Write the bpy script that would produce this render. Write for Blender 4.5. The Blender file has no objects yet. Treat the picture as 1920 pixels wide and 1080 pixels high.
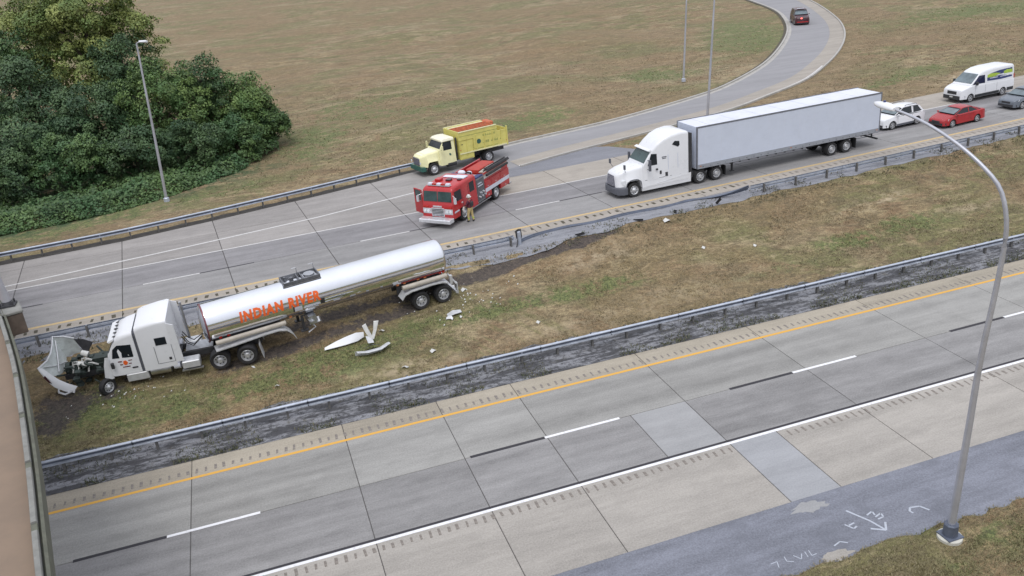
import bpy, bmesh, math, random
import numpy as np
from mathutils import Vector, Matrix

# ------------------------------------------------------------------ camera, sky, sun, exposure
SC = bpy.context.scene
COL = SC.collection
R_ = math.radians
cam = bpy.data.cameras.new('camera')
camo = bpy.data.objects.new('camera', cam)
COL.objects.link(camo)
cam.sensor_width = 36.0
cam.lens = 1622.99 / 1920 * 36.0
cam.clip_start = 0.1
cam.clip_end = 6000
RT = Vector((0.94456, -0.317109, -0.085136))
UP = Vector((0.200323, 0.351136, 0.914644))
FW_ = Vector((0.260148, 0.880991, -0.395193))
M = Matrix(((RT.x, UP.x, -FW_.x, 0.0), (RT.y, UP.y, -FW_.y, 0.0), (RT.z, UP.z, -FW_.z, 20.3896), (0, 0, 0, 1)))
camo.matrix_world = M
SC.camera = camo

SUN_EL, SUN_AZ = R_(62), R_(205)      # azimuth clockwise from +y
world = bpy.data.worlds.new('World')
SC.world = world
world.use_nodes = True
nt = world.node_tree
bg = nt.nodes['Background']
sky = nt.nodes.new('ShaderNodeTexSky')
sky.sky_type = 'NISHITA'
sky.sun_disc = False
sky.sun_elevation = SUN_EL
sky.sun_rotation = SUN_AZ
sky.air_density = 1.0
sky.dust_density = 3.0
sky.ozone_density = 1.0
hsv = nt.nodes.new('ShaderNodeHueSaturation')
hsv.inputs['Saturation'].default_value = 0.38
nt.links.new(sky.outputs[0], hsv.inputs['Color'])
# an even overcast: most of the dome is cloud, a little of the clear-sky gradient shows through
cloud = nt.nodes.new('ShaderNodeMix')
cloud.data_type = 'RGBA'
cloud.inputs[0].default_value = 0.8
nt.links.new(hsv.outputs[0], cloud.inputs[6])
cloud.inputs[7].default_value = (8.1, 8.4, 9.25, 1)
# overcast skies are brighter overhead than along the horizon
tcw = nt.nodes.new('ShaderNodeTexCoord')
sep = nt.nodes.new('ShaderNodeSeparateXYZ')
nt.links.new(tcw.outputs['Generated'], sep.inputs[0])
grad = nt.nodes.new('ShaderNodeMapRange')
grad.inputs[1].default_value, grad.inputs[2].default_value = 0.0, 1.0
grad.inputs[3].default_value, grad.inputs[4].default_value = 0.66, 1.26
nt.links.new(sep.outputs[2], grad.inputs[0])
vm = nt.nodes.new('ShaderNodeVectorMath')
vm.operation = 'SCALE'
nt.links.new(cloud.outputs[2], vm.inputs[0])
nt.links.new(grad.outputs[0], vm.inputs['Scale'])
nt.links.new(vm.outputs[0], bg.inputs['Color'])
bg.inputs['Strength'].default_value = 0.105
sun = bpy.data.lights.new('sun', 'SUN')
sun.energy = 1.0
sun.angle = R_(30)
sun.color = (1.0, 0.97, 0.93)
suno = bpy.data.objects.new('sun', sun)
COL.objects.link(suno)
sd = Vector((math.sin(SUN_AZ) * math.cos(SUN_EL), math.cos(SUN_AZ) * math.cos(SUN_EL), math.sin(SUN_EL)))
suno.rotation_euler = (-sd).to_track_quat('-Z', 'Y').to_euler()
suno.location = sd * 200
SC.view_settings.view_transform = 'Standard'
SC.view_settings.look = 'None'
SC.view_settings.gamma = 1.0
SC.view_settings.use_curve_mapping = False
SC.view_settings.exposure = 0.33
SC.render.engine = 'CYCLES'
SC.cycles.max_bounces = 6

rnd = random.Random(7)
nrng = np.random.default_rng(11)

# ------------------------------------------------------------------ helpers
def tag(o, label=None, cat=None, group=None, kind=None):
    if label: o['label'] = label
    if cat: o['category'] = cat
    if group: o['group'] = group
    if kind: o['kind'] = kind
    return o

def link(name, me, mats=None, parent=None):
    o = bpy.data.objects.new(name, me)
    COL.objects.link(o)
    if parent is not None: o.parent = parent
    return o

def empty(name, loc=(0, 0, 0), rz=0.0, rx=0.0, ry=0.0):
    o = bpy.data.objects.new(name, None)
    o.empty_display_size = 0.3
    COL.objects.link(o)
    o.location = loc
    o.rotation_euler = (rx, ry, rz)
    return o

def dup(o, parent=None, **kw):
    c = o.copy()
    COL.objects.link(c)
    c.parent = parent
    for ch in list(o.children):
        dup(ch, c)
    for k, v in kw.items(): setattr(c, k, v)
    return c

class MB:
    def __init__(s):
        s.v, s.f, s.m, s.k = [], [], [], 0
    def add(s, vs, fs):
        b = len(s.v)
        s.v += [tuple(p) for p in vs]
        s.f += [tuple(b + i for i in f) for f in fs]
        s.m += [s.k] * len(fs)
        return s
    def mat(s, k):
        s.k = k
        return s
    def box(s, x0, x1, y0, y1, z0, z1):
        v = [(x, y, z) for x in (x0, x1) for y in (y0, y1) for z in (z0, z1)]
        return s.add(v, [(0, 1, 3, 2), (4, 6, 7, 5), (0, 4, 5, 1), (2, 3, 7, 6), (0, 2, 6, 4), (1, 5, 7, 3)])
    def hexa(s, p):      # 8 points: bottom 4 (ccw) then top 4
        return s.add(p, [(3, 2, 1, 0), (4, 5, 6, 7), (0, 1, 5, 4), (1, 2, 6, 5), (2, 3, 7, 6), (3, 0, 4, 7)])
    def loft(s, secs, caps=True):
        n = len(secs[0])
        vs = [p for sec in secs for p in sec]
        fs = []
        for i in range(len(secs) - 1):
            for j in range(n):
                a, b = i * n + j, i * n + (j + 1) % n
                fs.append((a, b, b + n, a + n))
        if caps:
            fs.append(tuple(range(n - 1, -1, -1)))
            fs.append(tuple(range((len(secs) - 1) * n, len(secs) * n)))
        return s.add(vs, fs)
    def prism(s, prof, y0, y1):          # prof in (x,z)
        return s.loft([[(x, y0, z) for x, z in prof], [(x, y1, z) for x, z in prof]])
    def frame(s, d):
        d = Vector(d).normalized()
        u = d.cross(Vector((0, 0, 1)))
        if u.length < 1e-4: u = Vector((1, 0, 0))
        u.normalize()
        return u, d.cross(u)
    def tube(s, pts, r, n=8):
        pts = [Vector(p) for p in pts]
        rs = r if isinstance(r, (list, tuple)) else [r] * len(pts)
        secs = []
        for i, p in enumerate(pts):
            d = pts[min(i + 1, len(pts) - 1)] - pts[max(i - 1, 0)]
            u, w = s.frame(d)
            secs.append([p + (u * math.cos(a) + w * math.sin(a)) * rs[i] for a in [2 * math.pi * k / n for k in range(n)]])
        return s.loft(secs)
    def cyl(s, p0, p1, r0, r1=None, n=14):
        return s.tube([p0, p1], [r0, r0 if r1 is None else r1], n)
    def lathe(s, prof, n=22, c=(0, 0, 0)):      # (r, y) about the y axis
        secs = []
        for k in range(n):
            a = 2 * math.pi * k / n
            secs.append([(c[0] + r * math.cos(a), c[1] + y, c[2] + r * math.sin(a)) for r, y in prof])
        m = len(prof)
        vs = [p for q in secs for p in q]
        fs = []
        for k in range(n):
            for j in range(m - 1):
                a, b = k * m + j, ((k + 1) % n) * m + j
                fs.append((a, a + 1, b + 1, b))
        return s.add(vs, fs)
    def ell(s, c, r, nu=12, nv=7):
        secs = []
        for i in range(1, nv):
            t = math.pi * i / nv
            secs.append([(c[0] + r[0] * math.sin(t) * math.cos(a), c[1] + r[1] * math.sin(t) * math.sin(a), c[2] + r[2] * math.cos(t)) for a in [2 * math.pi * k / nu for k in range(nu)]])
        return s.loft(secs)
    def poly(s, pts):
        return s.add(pts, [tuple(range(len(pts)))])
    def plate(s, pts, n, t):             # planar polygon given thickness t along n
        n = Vector(n).normalized() * t
        a = [Vector(p) for p in pts]
        return s.loft([a, [p + n for p in a]])
    def build(s, name, mat, parent=None, smooth=35, bevel=0.0, loc=None, seg=1):
        me = bpy.data.meshes.new(name)
        me.from_pydata(s.v, [], s.f)
        mats = mat if isinstance(mat, (list, tuple)) else [mat]
        for q in mats: me.materials.append(q)
        me.polygons.foreach_set('material_index', s.m)
        bm = bmesh.new()
        bm.from_mesh(me)
        bmesh.ops.recalc_face_normals(bm, faces=bm.faces)
        if bevel > 0:
            ed = [e for e in bm.edges if len(e.link_faces) == 2 and e.calc_face_angle(0) > 0.7]
            bmesh.ops.bevel(bm, geom=ed, offset=bevel, segments=seg, affect='EDGES', profile=0.5, clamp_overlap=True)
        bm.to_mesh(me)
        bm.free()
        if smooth:
            me.shade_smooth()
            me.set_sharp_from_angle(angle=R_(smooth))
        o = link(name, me, parent=parent)
        if loc is not None: o.location = loc
        return o

def rr(x, z0, z1, wb, wt, r, n=3):
    p = [(x, -wb, z0)]
    for k in range(n + 1):
        a = math.pi - (math.pi / 2) * k / n
        p.append((x, -wt + r + r * math.cos(a), z1 - r + r * math.sin(a)))
    for k in range(n + 1):
        a = math.pi / 2 - (math.pi / 2) * k / n
        p.append((x, wt - r + r * math.cos(a), z1 - r + r * math.sin(a)))
    p.append((x, wb, z0))
    return p

def rloft(secs, n=3):
    return MB().loft([rr(*q, n=n) for q in secs])

def lerp_sec(secs, x):
    ss = sorted(secs, key=lambda q: q[0])
    if x <= ss[0][0]: return ss[0]
    for a, b in zip(ss, ss[1:]):
        if a[0] <= x <= b[0]:
            t = 0 if b[0] == a[0] else (x - a[0]) / (b[0] - a[0])
            return tuple(a[i] + (b[i] - a[i]) * t for i in range(6))
    return ss[-1]

def side_y(secs, x, z):
    q = lerp_sec(secs, x)
    zt = q[2] - q[5]
    t = min(1.0, max(0.0, (z - q[1]) / max(1e-3, zt - q[1])))
    y = q[3] + (q[4] - q[3]) * t
    if z > zt:
        d = min(1.0, (z - zt) / q[5])
        y = q[4] - q[5] + q[5] * math.sqrt(max(0, 1 - d * d))
    return y

def side_panel(mb, secs, pts, side, t=0.012, off=0.0):
    a = [Vector((x, side * (side_y(secs, x, z) + off - 0.03), z)) for x, z in pts]
    b = [p + Vector((0, side * (t + 0.03), 0)) for p in a]
    return mb.loft([a, b])

# ------------------------------------------------------------------ materials
class NT:
    def __init__(s, name):
        s.m = bpy.data.materials.new(name)
        s.m.use_nodes = True
        s.t = s.m.node_tree
        s.b = s.t.nodes['Principled BSDF']
    def n(s, typ, **kw):
        q = s.t.nodes.new('ShaderNode' + typ)
        for k, v in kw.items(): setattr(q, k, v)
        return q
    def l(s, a, b): s.t.links.new(a, b)
    def noise(s, vec, scale, detail=4, rough=0.6, dist=0.0):
        q = s.n('TexNoise')
        q.inputs['Distortion'].default_value = dist
        q.inputs['Scale'].default_value = scale
        q.inputs['Detail'].default_value = detail
        q.inputs['Roughness'].default_value = rough
        if vec is not None: s.l(vec, q.inputs['Vector'])
        return q.outputs['Fac']
    def ramp(s, fac, lo, hi, a=0.0, b=1.0):
        q = s.n('MapRange')
        q.inputs[1].default_value = lo
        q.inputs[2].default_value = hi
        q.inputs[3].default_value = a
        q.inputs[4].default_value = b
        q.interpolation_type = 'SMOOTHSTEP'
        s.l(fac, q.inputs[0])
        return q.outputs[0]
    def mix(s, fac, a, b, mode='MIX'):
        q = s.n('Mix', data_type='RGBA', blend_type=mode)
        for sock, val in ((q.inputs[0], fac), (q.inputs[6], a), (q.inputs[7], b)):
            if hasattr(val, 'is_linked') or hasattr(val, 'links'): s.l(val, sock)
            elif isinstance(val, (int, float)): sock.default_value = val
            else: sock.default_value = (*val, 1.0)
        return q.outputs[2]
    def math(s, op, a, b=0.0):
        q = s.n('Math', operation=op)
        for sock, val in ((q.inputs[0], a), (q.inputs[1], b)):
            if hasattr(val, 'links'): s.l(val, sock)
            else: sock.default_value = val
        return q.outputs[0]
    def pos(s, scale=None, obj=False):
        v = s.n('TexCoord').outputs['Object'] if obj else s.n('NewGeometry').outputs['Position']
        if scale is None: return v
        q = s.n('Mapping')
        q.inputs['Scale'].default_value = scale
        s.l(v, q.inputs['Vector'])
        return q.outputs[0]
    def bump(s, h, strength=0.3, dist=0.02):
        q = s.n('Bump')
        q.inputs['Strength'].default_value = strength
        q.inputs['Distance'].default_value = dist
        s.l(h, q.inputs['Height'])
        s.l(q.outputs[0], s.b.inputs['Normal'])
    def attr(s, name):
        return s.n('Attribute', attribute_name=name).outputs['Fac']
    def out(s, col, rough=0.6, metal=0.0):
        for sock, val in ((s.b.inputs['Base Color'], col), (s.b.inputs['Roughness'], rough), (s.b.inputs['Metallic'], metal)):
            if hasattr(val, 'links'): s.l(val, sock)
            elif isinstance(val, (int, float)): sock.default_value = val
            else: sock.default_value = (*val, 1.0)
        return s.m

def pmat(name, c, rough=0.5, metal=0.0, var=0.12, scale=3.0, dirt=0.0, dcol=(.12, .1, .08), bump=0.0, coat=0.0):
    m = NT(name)
    p = m.pos(obj=True)
    f = m.noise(p, scale, 5, 0.65)
    k = m.ramp(f, 0.25, 0.75, 1 - var, 1 + var * 0.6)
    q = m.n('Mix', data_type='RGBA', blend_type='MULTIPLY')
    q.inputs[0].default_value = 1.0
    q.inputs[6].default_value = (*c, 1)
    g = m.n('CombineColor')
    for i in range(3): m.l(k, g.inputs[i])
    m.l(g.outputs[0], q.inputs[7])
    col = q.outputs[2]
    if dirt > 0:
        f2 = m.noise(m.pos((1.2, 1.2, 3.0), obj=True), 1.4, 6, 0.7)
        col = m.mix(m.ramp(f2, 0.45, 0.8, 0, dirt), col, dcol)
    if bump > 0:
        m.bump(m.noise(p, scale * 8, 3), bump, 0.01)
    rg = m.ramp(f, 0.2, 0.8, max(0.02, rough - 0.08), min(1, rough + 0.1))
    if coat: m.b.inputs['Coat Weight'].default_value = coat
    return m.out(col, rg, metal)

def emat(name, c, e, strength):
    m = NT(name)
    m.b.inputs['Emission Color'].default_value = (*e, 1)
    m.b.inputs['Emission Strength'].default_value = strength
    return m.out(c, 0.3)

WHITE = pmat('white_paint', (.74, .75, .775), .3, var=.03, scale=.8, coat=.3)
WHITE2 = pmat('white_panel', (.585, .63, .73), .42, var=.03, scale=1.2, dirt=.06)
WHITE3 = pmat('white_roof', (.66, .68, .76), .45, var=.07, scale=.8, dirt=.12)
CHROME = pmat('polished_steel', (.83, .84, .87), .06, 1.0, var=.05, scale=.7)
ALU = pmat('dull_aluminium', (.55, .56, .58), .38, 1.0, var=.15, dirt=.2)
GALV = pmat('galvanised_steel', (.48, .52, .60), .45, .35, var=.18, scale=2.0, dirt=.15)
DKSTEEL = pmat('dark_steel', (.055, .055, .06), .55, .3, var=.3)
BLACK = pmat('black_rubber', (.022, .022, .024), .7, var=.3, scale=6, dirt=.25, dcol=(.09, .08, .07))
PLASTIC = pmat('grey_plastic', (.10, .105, .125), .5, var=.15)
GLASS = pmat('dark_glass', (.012, .016, .02), .06, var=.1)
GLASS2 = pmat('green_tint_glass', (.05, .085, .085), .06, var=.3, scale=2)
GLASS_W = pmat('windshield_painted_sky', (.15, .19, .21), .07, var=.35, scale=1.5)  # paler base, the sky's reflection put into the glass colour
POSTM = pmat('weathered_post', (.16, .155, .15), .8, var=.3)
RED = pmat('fire_red_paint', (.44, .022, .026), .3, var=.08, scale=1, coat=.25)
REDCAR = pmat('bright_red_paint', (.36, .018, .022), .3, var=.05, scale=1, coat=.2)
MAROON = pmat('maroon_paint', (.055, .010, .017), .3, var=.05, scale=1, coat=.3)
GREYCAR = pmat('grey_blue_paint', (.15, .17, .20), .3, .2, var=.03, scale=1, coat=.3)
YELLOW = pmat('lime_yellow_paint', (.66, .60, .17), .45, var=.14, scale=1.5, dirt=.35, dcol=(.36, .31, .12))
CREAM = pmat('cream_paint', (.78, .75, .44), .36, var=.08, dirt=.12)
CREAMTOP = pmat('pale_cream_roof', (.82, .79, .62), .36, var=.06, dirt=.06)
GREENP = pmat('dark_green_paint', (.03, .11, .09), .4, var=.15)
ORANGE = pmat('orange_vinyl', (.80, .13, .022), .45, var=.08)
AMBER = pmat('amber_lens', (.55, .2, .08), .3)
REDLENS = pmat('red_lens', (.45, .03, .02), .25)
LAMP = pmat('lamp_lens', (.75, .77, .8), .15, var=.1)
RUSTY = pmat('maroon_band', (.20, .07, .08), .4, .3, var=.3)
BEIGE = pmat('beige_hose', (.45, .41, .35), .6, var=.15, dirt=.2)
CARBON = pmat('soot_green_metal', (.045, .06, .055), .6, .3, var=.5, scale=6)
UNDER = pmat('grey_green_fibreglass', (.60, .64, .63), .6, var=.2, scale=2.5, dirt=.3)
CONC = pmat('parapet_concrete', (.225, .225, .21), .85, var=.25, scale=2, dirt=.35, bump=.2)
CONCD = pmat('mossy_concrete', (.125, .13, .10), .9, var=.3, scale=2.5, dirt=.4, bump=.3)
CONCL = pmat('pale_concrete_curb', (.40, .385, .36), .85, var=.15, scale=1.5, dirt=.2, bump=.2)
DECK = pmat('red_brown_deck', (.225, .165, .12), .85, var=.12, scale=.8, dirt=.12)
STONE = pmat('brown_pier_stone', (.13, .10, .08), .9, var=.3, scale=3, dirt=.3)
GRILLE = pmat('grille_mesh', (.22, .22, .27), .35, .7, var=.2)
NAVY = pmat('navy_vinyl', (.035, .05, .16), .4)
LIME = pmat('lime_vinyl', (.36, .50, .06), .4)
SKIN = pmat('skin', (.45, .27, .2), .6)
TAN = pmat('tan_turnout_cloth', (.52, .41, .19), .85, var=.25, scale=8)
SHIRT = pmat('dark_maroon_cloth', (.10, .025, .045), .85, var=.3, scale=8)
PALEW = pmat('off_white_scrap', (.62, .62, .60), .6, var=.2, dirt=.3)
POLE = pmat('brushed_pole_metal', (.50, .51, .56), .42, .5, var=.12, scale=1.0, dirt=.12)

def road_mat(name, base, wear=0.0, tanv=0.0, var=.1, speck=.12, stain=.25):
    m = NT(name)
    oi = m.n('ObjectInfo').outputs['Random']
    p = m.pos()
    big = m.noise(m.pos((.10, .8, 1)), 1.0, 5, .6)
    med = m.noise(m.pos((.8, 3.2, 1)), 1.0, 6, .7)
    fine = m.noise(p, 14, 5, .8)
    blot = m.noise(p, .7, 6, .6)
    k = m.math('ADD', m.ramp(big, .3, .7, 1 - var, 1 + var), m.ramp(med, .3, .7, -var * .6, var * .6))
    k = m.math('ADD', k, m.ramp(fine, .3, .7, -speck, speck))
    k = m.math('ADD', k, m.ramp(oi, 0, 1, -.055, .055))
    if wear > 0:      # darker wheel tracks and a drip line along the middle of the lane
        sep = m.n('SeparateXYZ')
        m.l(m.pos(obj=True), sep.inputs[0])
        ay = m.math('ABSOLUTE', sep.outputs[1])
        tr = m.math('ABSOLUTE', m.math('SUBTRACT', ay, .92))
        wob = m.ramp(blot, .3, .7, .4, 1.0)
        k = m.math('SUBTRACT', k, m.math('MULTIPLY', m.ramp(tr, .05, .55, wear, 0), wob))
        k = m.math('SUBTRACT', k, m.math('MULTIPLY', m.ramp(ay, .0, .35, wear * .55, 0), wob))
    q = m.n('Mix', data_type='RGBA', blend_type='MULTIPLY')
    q.inputs[0].default_value = 1.0
    q.inputs[6].default_value = (*base, 1)
    g = m.n('CombineColor')
    for i in range(3): m.l(k, g.inputs[i])
    m.l(g.outputs[0], q.inputs[7])
    col = m.mix(m.ramp(blot, .50, .68, 0, stain), q.outputs[2], tuple(c * .72 for c in base))
    col = m.mix(m.ramp(m.noise(m.pos((.5, 1.4, 1)), 1.6, 8, .8), .36, .46, stain * .9, 0), col, tuple(min(1, c * 1.22) for c in base))
    crk = m.noise(p, 3.0, 8, .75)
    col = m.mix(m.ramp(crk, .66, .74, 0, .25), col, tuple(c * .45 for c in base))
    m.bump(fine, .25, .006)
    return m.out(col, .88)

TAN_IN = road_mat('inner_tan_shoulder_concrete', (.335, .298, .24), var=.11, speck=.16)
LANE = road_mat('lane_concrete', (.288, .282, .268), wear=.17, speck=.17)
LANE_D = road_mat('dark_lane_concrete', (.246, .24, .238), wear=.19, var=.14, speck=.18)
TANC = road_mat('tan_shoulder_concrete', (.335, .312, .283), var=.11, speck=.16)
PATCH = road_mat('pale_patch_concrete', (.298, .298, .302), var=.08, speck=.1, stain=.15)
PATCH_B = road_mat('pale_blue_patch_concrete', (.318, .323, .338), var=.08, speck=.1, stain=.15)
FLANE = road_mat('far_lane_concrete', (.265, .258, .256), wear=.13)
FLANE_D = road_mat('far_dark_lane_concrete', (.238, .23, .236), wear=.14, var=.13)
FTAN = road_mat('far_shoulder_concrete', (.335, .303, .265), var=.1)
FAUX = road_mat('far_outer_concrete', (.285, .267, .255), wear=.06)
ASPH = road_mat('grey_asphalt', (.19, .193, .215), var=.10, speck=.14, stain=.15)
ASPH_B = road_mat('blue_grey_asphalt', (.172, .180, .212), var=.16, speck=.25, stain=.5)
JOINT = pmat('joint_filler', (.10, .095, .09), .95, var=.2)
RAMPM = road_mat('ramp_asphalt', (.252, .248, .258), var=.07, speck=.06, stain=.1)

def paint_mat(name, c, wear=.4, scale=5):
    m = NT(name)
    p = m.pos()
    f = m.noise(p, scale, 6, .75)
    col = m.mix(m.ramp(f, .5, .72, 0, wear), c, (.26, .25, .24))
    return m.out(col, .7)
PWHITE = paint_mat('white_road_paint', (.76, .76, .78), .5)
PWHITE_F = paint_mat('faded_white_road_paint', (.58, .57, .56), .75)
PYEL = paint_mat('yellow_road_paint', (.66, .36, .06), .3)
PYEL_F = paint_mat('faded_yellow_road_paint', (.52, .38, .19), .9)
PBLACK = pmat('black_contrast_tape', (.035, .033, .04), .8, var=.3)
GROOVE = pmat('dirt_filled_groove', (.225, .20, .178), .95, var=.4, scale=6)
GROOVE_D = pmat('dark_weedy_groove', (.085, .075, .052), .95, var=.5, scale=6)
SOILM = pmat('dark_soil', (.05, .045, .04), .95, var=.5, scale=3, bump=.4)
GALV_D = pmat('dark_galv_valley_shade', (.13, .15, .20), .6, .3, var=.25, scale=2.0)  # dark steel; in the standing rails' valleys it is painted shade

def grass_mat():
    m = NT('dry_grass_ground')
    p = m.pos()
    big = m.noise(p, .06, 4, .6)
    mid = m.noise(p, .33, 6, .7)
    st = m.noise(m.pos((.55, 1.6, 1)), 1.0, 6, .75)
    fine = m.noise(p, 5.5, 6, .8)
    tiny = m.noise(p, 22, 3, .7)
    c = m.mix(m.ramp(st, .36, .64), (.178, .130, .068), (.315, .243, .132))
    c = m.mix(m.ramp(m.noise(p, .045, 5, .6), .44, .52, .55, 0), c, (.33, .27, .165))
    c = m.mix(m.ramp(mid, .46, .60, 0, .7), c, (.185, .112, .060))
    c = m.mix(m.ramp(m.noise(m.pos((.7, 1.0, 1)), .13, 7, .72, .8), .46, .53, 0, .85), c, (.150, .146, .058))
    c = m.mix(m.ramp(m.noise(m.pos((.35, 1.15, 1)), .42, 7, .75, 1.6), .50, .60, 0, .6), c, (.13, .095, .05))
    c = m.mix(m.ramp(m.noise(m.pos((.28, 1.0, 1)), .7, 7, .75, 1.4), .36, .47, .6, 0), c, (.37, .295, .175))
    c = m.mix(m.ramp(big, .47, .55, 0, .7), c, (.215, .148, .080))
    mott = m.noise(m.pos((.45, .95, 1)), 1.0, 8, .78, 1.2)
    c = m.mix(m.ramp(mott, .50, .60, 0, .55), c, (.105, .085, .048))
    c = m.mix(m.ramp(mott, .36, .46, .55, 0), c, (.36, .29, .17))
    mot2 = m.noise(m.pos((.8, 1.5, 1)), 2.6, 8, .8)
    c = m.mix(m.ramp(mot2, .52, .62, 0, .5), c, (.095, .078, .046))
    c = m.mix(m.ramp(mot2, .36, .46, .4, 0), c, (.37, .305, .185))
    gn = m.math('MULTIPLY', m.math('MULTIPLY', m.attr('green'), 1.7), m.ramp(m.noise(p, 1.3, 8, .8), .38, .60, .05, 1.2))
    c = m.mix(m.ramp(gn, .15, .9, 0, .85), c, m.mix(m.ramp(fine, .35, .65), (.075, .105, .036), (.155, .175, .062)))
    wk = m.math('MULTIPLY', m.attr('weed'), m.ramp(m.noise(p, .9, 6, .7), .35, .6))
    c = m.mix(m.ramp(wk, .1, .9), c, (.04, .075, .028))
    k = m.math('MULTIPLY', m.ramp(fine, .22, .78, .52, 1.42), m.ramp(tiny, .2, .8, .68, 1.3))
    g = m.n('CombineColor')
    for i in range(3): m.l(k, g.inputs[i])
    c = m.mix(1.0, c, g.outputs[0], 'MULTIPLY')
    pale = m.math('MULTIPLY', m.attr('pale'), m.ramp(m.noise(p, 1.3, 6, .75), .42, .62))
    c = m.mix(pale, c, (.42, .34, .225))
    so = m.math('MULTIPLY', m.attr('soil'), m.ramp(m.noise(p, 2.2, 8, .8), .36, .58, .42, 1.4))
    c = m.mix(m.ramp(so, .16, .5, 0, .95), c, m.mix(m.ramp(fine, .35, .65), (.035, .030, .030), (.10, .08, .068)))
    h = m.math('ADD', m.noise(p, 3.0, 6, .7), m.math('MULTIPLY', fine, .7))
    m.bump(h, .75, .09)
    return m.out(c, .95)
GRASS = grass_mat()

def blade_mat():
    m = NT('grass_blades')
    t = m.attr('tone')
    g = m.attr('green')
    dry = m.mix(t, (.16, .128, .075), (.33, .275, .175))
    grn = m.mix(t, (.06, .085, .022), (.17, .20, .06))
    return m.out(m.mix(g, dry, grn), .9)
BLADE = blade_mat()
def weed_mat():
    m = NT('dark_weeds')
    t = m.attr('tone')
    return m.out(m.mix(m.attr('green'), m.mix(t, (.07, .06, .04), (.20, .17, .11)), m.mix(t, (.025, .04, .018), (.10, .125, .055))), .9)
WEED = weed_mat()

def leaf_mat(name, a, b, c=None):
    m = NT(name)
    t = m.attr('tone')
    col = m.mix(t, a, b)
    if c is not None:
        f = m.noise(m.pos(), .45, 3, .6)
        col = m.mix(m.ramp(f, .45, .65, 0, .8), col, c)
    m.b.inputs['Specular IOR Level'].default_value = .35
    return m.out(col, .55)
LEAF = leaf_mat('vine_leaves', (.022, .052, .022), (.125, .205, .066), (.05, .115, .044))
LEAF_B = leaf_mat('blue_green_leaves', (.020, .048, .022), (.095, .158, .062), (.036, .082, .036))
LEAF_O = leaf_mat('olive_leaves', (.10, .135, .035), (.29, .33, .10), (.12, .19, .055))
LEAF_L = leaf_mat('light_green_leaves', (.035, .075, .022), (.17, .25, .07), (.07, .145, .045))
BARK = pmat('bark', (.07, .055, .04), .9, var=.4, scale=6, bump=.4)
# ------------------------------------------------------------------ where things lie
ZF, TH, YF, CV = 1.7565, 0.031724, 49.9411, 0.000406169
YN, LW = 33.27, 3.66
def far(s, t, z=0.0):
    c, sn = math.cos(TH), math.sin(TH)
    t2 = t + CV * s * s
    return (c * s - sn * t2, YF + sn * s + c * t2, ZF + z)
def far_ang(s): return TH + 2 * CV * s
def y_inner(x):
    s = x / math.cos(TH)
    return YF + math.sin(TH) * s + math.cos(TH) * (-4.0 + CV * s * s)
def tz(x, y):
    yi = np.minimum(y_inner(np.clip(x, -70, 110)), 90)
    v = np.clip((y - 35.2) / (yi - 35.2), 0, 1)
    return ZF * v ** 1.3 - .16 * np.sin(np.pi * v)
def tzf(x, y): return float(tz(np.array([x]), np.array([y]))[0])

RAMP_R = [(6.0, 60.9), (12.5, 62.3), (19.68, 64.4), (25.26, 66.2), (33.6, 68.3), (43.62, 71.3), (50.31, 74.54), (57.32, 78.46), (63.86, 83.92), (70.78, 90.63),
          (77.73, 98.53), (83.69, 106.56), (89.05, 115.13), (95.57, 127.14), (100.91, 138.12), (108, 154), (116, 175)]
RAMP_L = [(6.0, 66.6), (14.0, 69.2), (21.78, 71.9), (26.5, 72.9), (33.93, 74.6), (44.29, 78.5), (49.99, 81.6), (59.18, 88.94), (67.97, 98.33),
          (76.74, 109.35), (84.01, 120.82), (89.66, 132.07), (95.05, 147.61), (99, 160), (105, 182)]
def resample(pts, n):
    P = np.array(pts, float)
    # smooth with Catmull-Rom then resample by arc length
    out = []
    Q = np.vstack([2 * P[0] - P[1], P, 2 * P[-1] - P[-2]])
    for i in range(1, len(Q) - 2):
        for k in range(12):
            t = k / 12
            a, b, c, d = Q[i - 1], Q[i], Q[i + 1], Q[i + 2]
            out.append(.5 * (2 * b + (c - a) * t + (2 * a - 5 * b + 4 * c - d) * t * t + (3 * b - a - 3 * c + d) * t ** 3))
    out.append(P[-1])
    out = np.array(out)
    L = np.concatenate([[0], np.cumsum(np.linalg.norm(np.diff(out, axis=0), axis=1))])
    u = np.linspace(0, L[-1], n)
    return np.stack([np.interp(u, L, out[:, j]) for j in range(out.shape[1])], 1)
RR, RL = resample(RAMP_R, 90), resample(RAMP_L, 90)
RC = (RR + RL) / 2

def seg_dist(X, Y, pts):
    d = np.full(X.shape, 1e9)
    for (ax, ay), (bx, by) in zip(pts[:-1], pts[1:]):
        vx, vy = bx - ax, by - ay
        t = np.clip(((X - ax) * vx + (Y - ay) * vy) / (vx * vx + vy * vy), 0, 1)
        d = np.minimum(d, np.hypot(X - ax - t * vx, Y - ay - t * vy))
    return d
def vnoise(X, Y, sc, seed):
    r = np.random.default_rng(seed)
    g = r.random((64, 64))
    x, y = X * sc, Y * sc
    i, j = np.floor(x).astype(int), np.floor(y).astype(int)
    fx, fy = x - i, y - j
    fx, fy = fx * fx * (3 - 2 * fx), fy * fy * (3 - 2 * fy)
    a = lambda di, dj: g[(i + di) % 64, (j + dj) % 64]
    return (a(0, 0) * (1 - fx) + a(1, 0) * fx) * (1 - fy) + (a(0, 1) * (1 - fx) + a(1, 1) * fx) * fy
def blobs(X, Y, lst):
    v = np.zeros_like(X)
    for x, y, rx, ry, a, w in lst:
        c, s = math.cos(a), math.sin(a)
        u, q = (X - x) * c + (Y - y) * s, -(X - x) * s + (Y - y) * c
        v = np.maximum(v, w * np.exp(-((u / rx) ** 2 + (q / ry) ** 2)))
    return v
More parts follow.
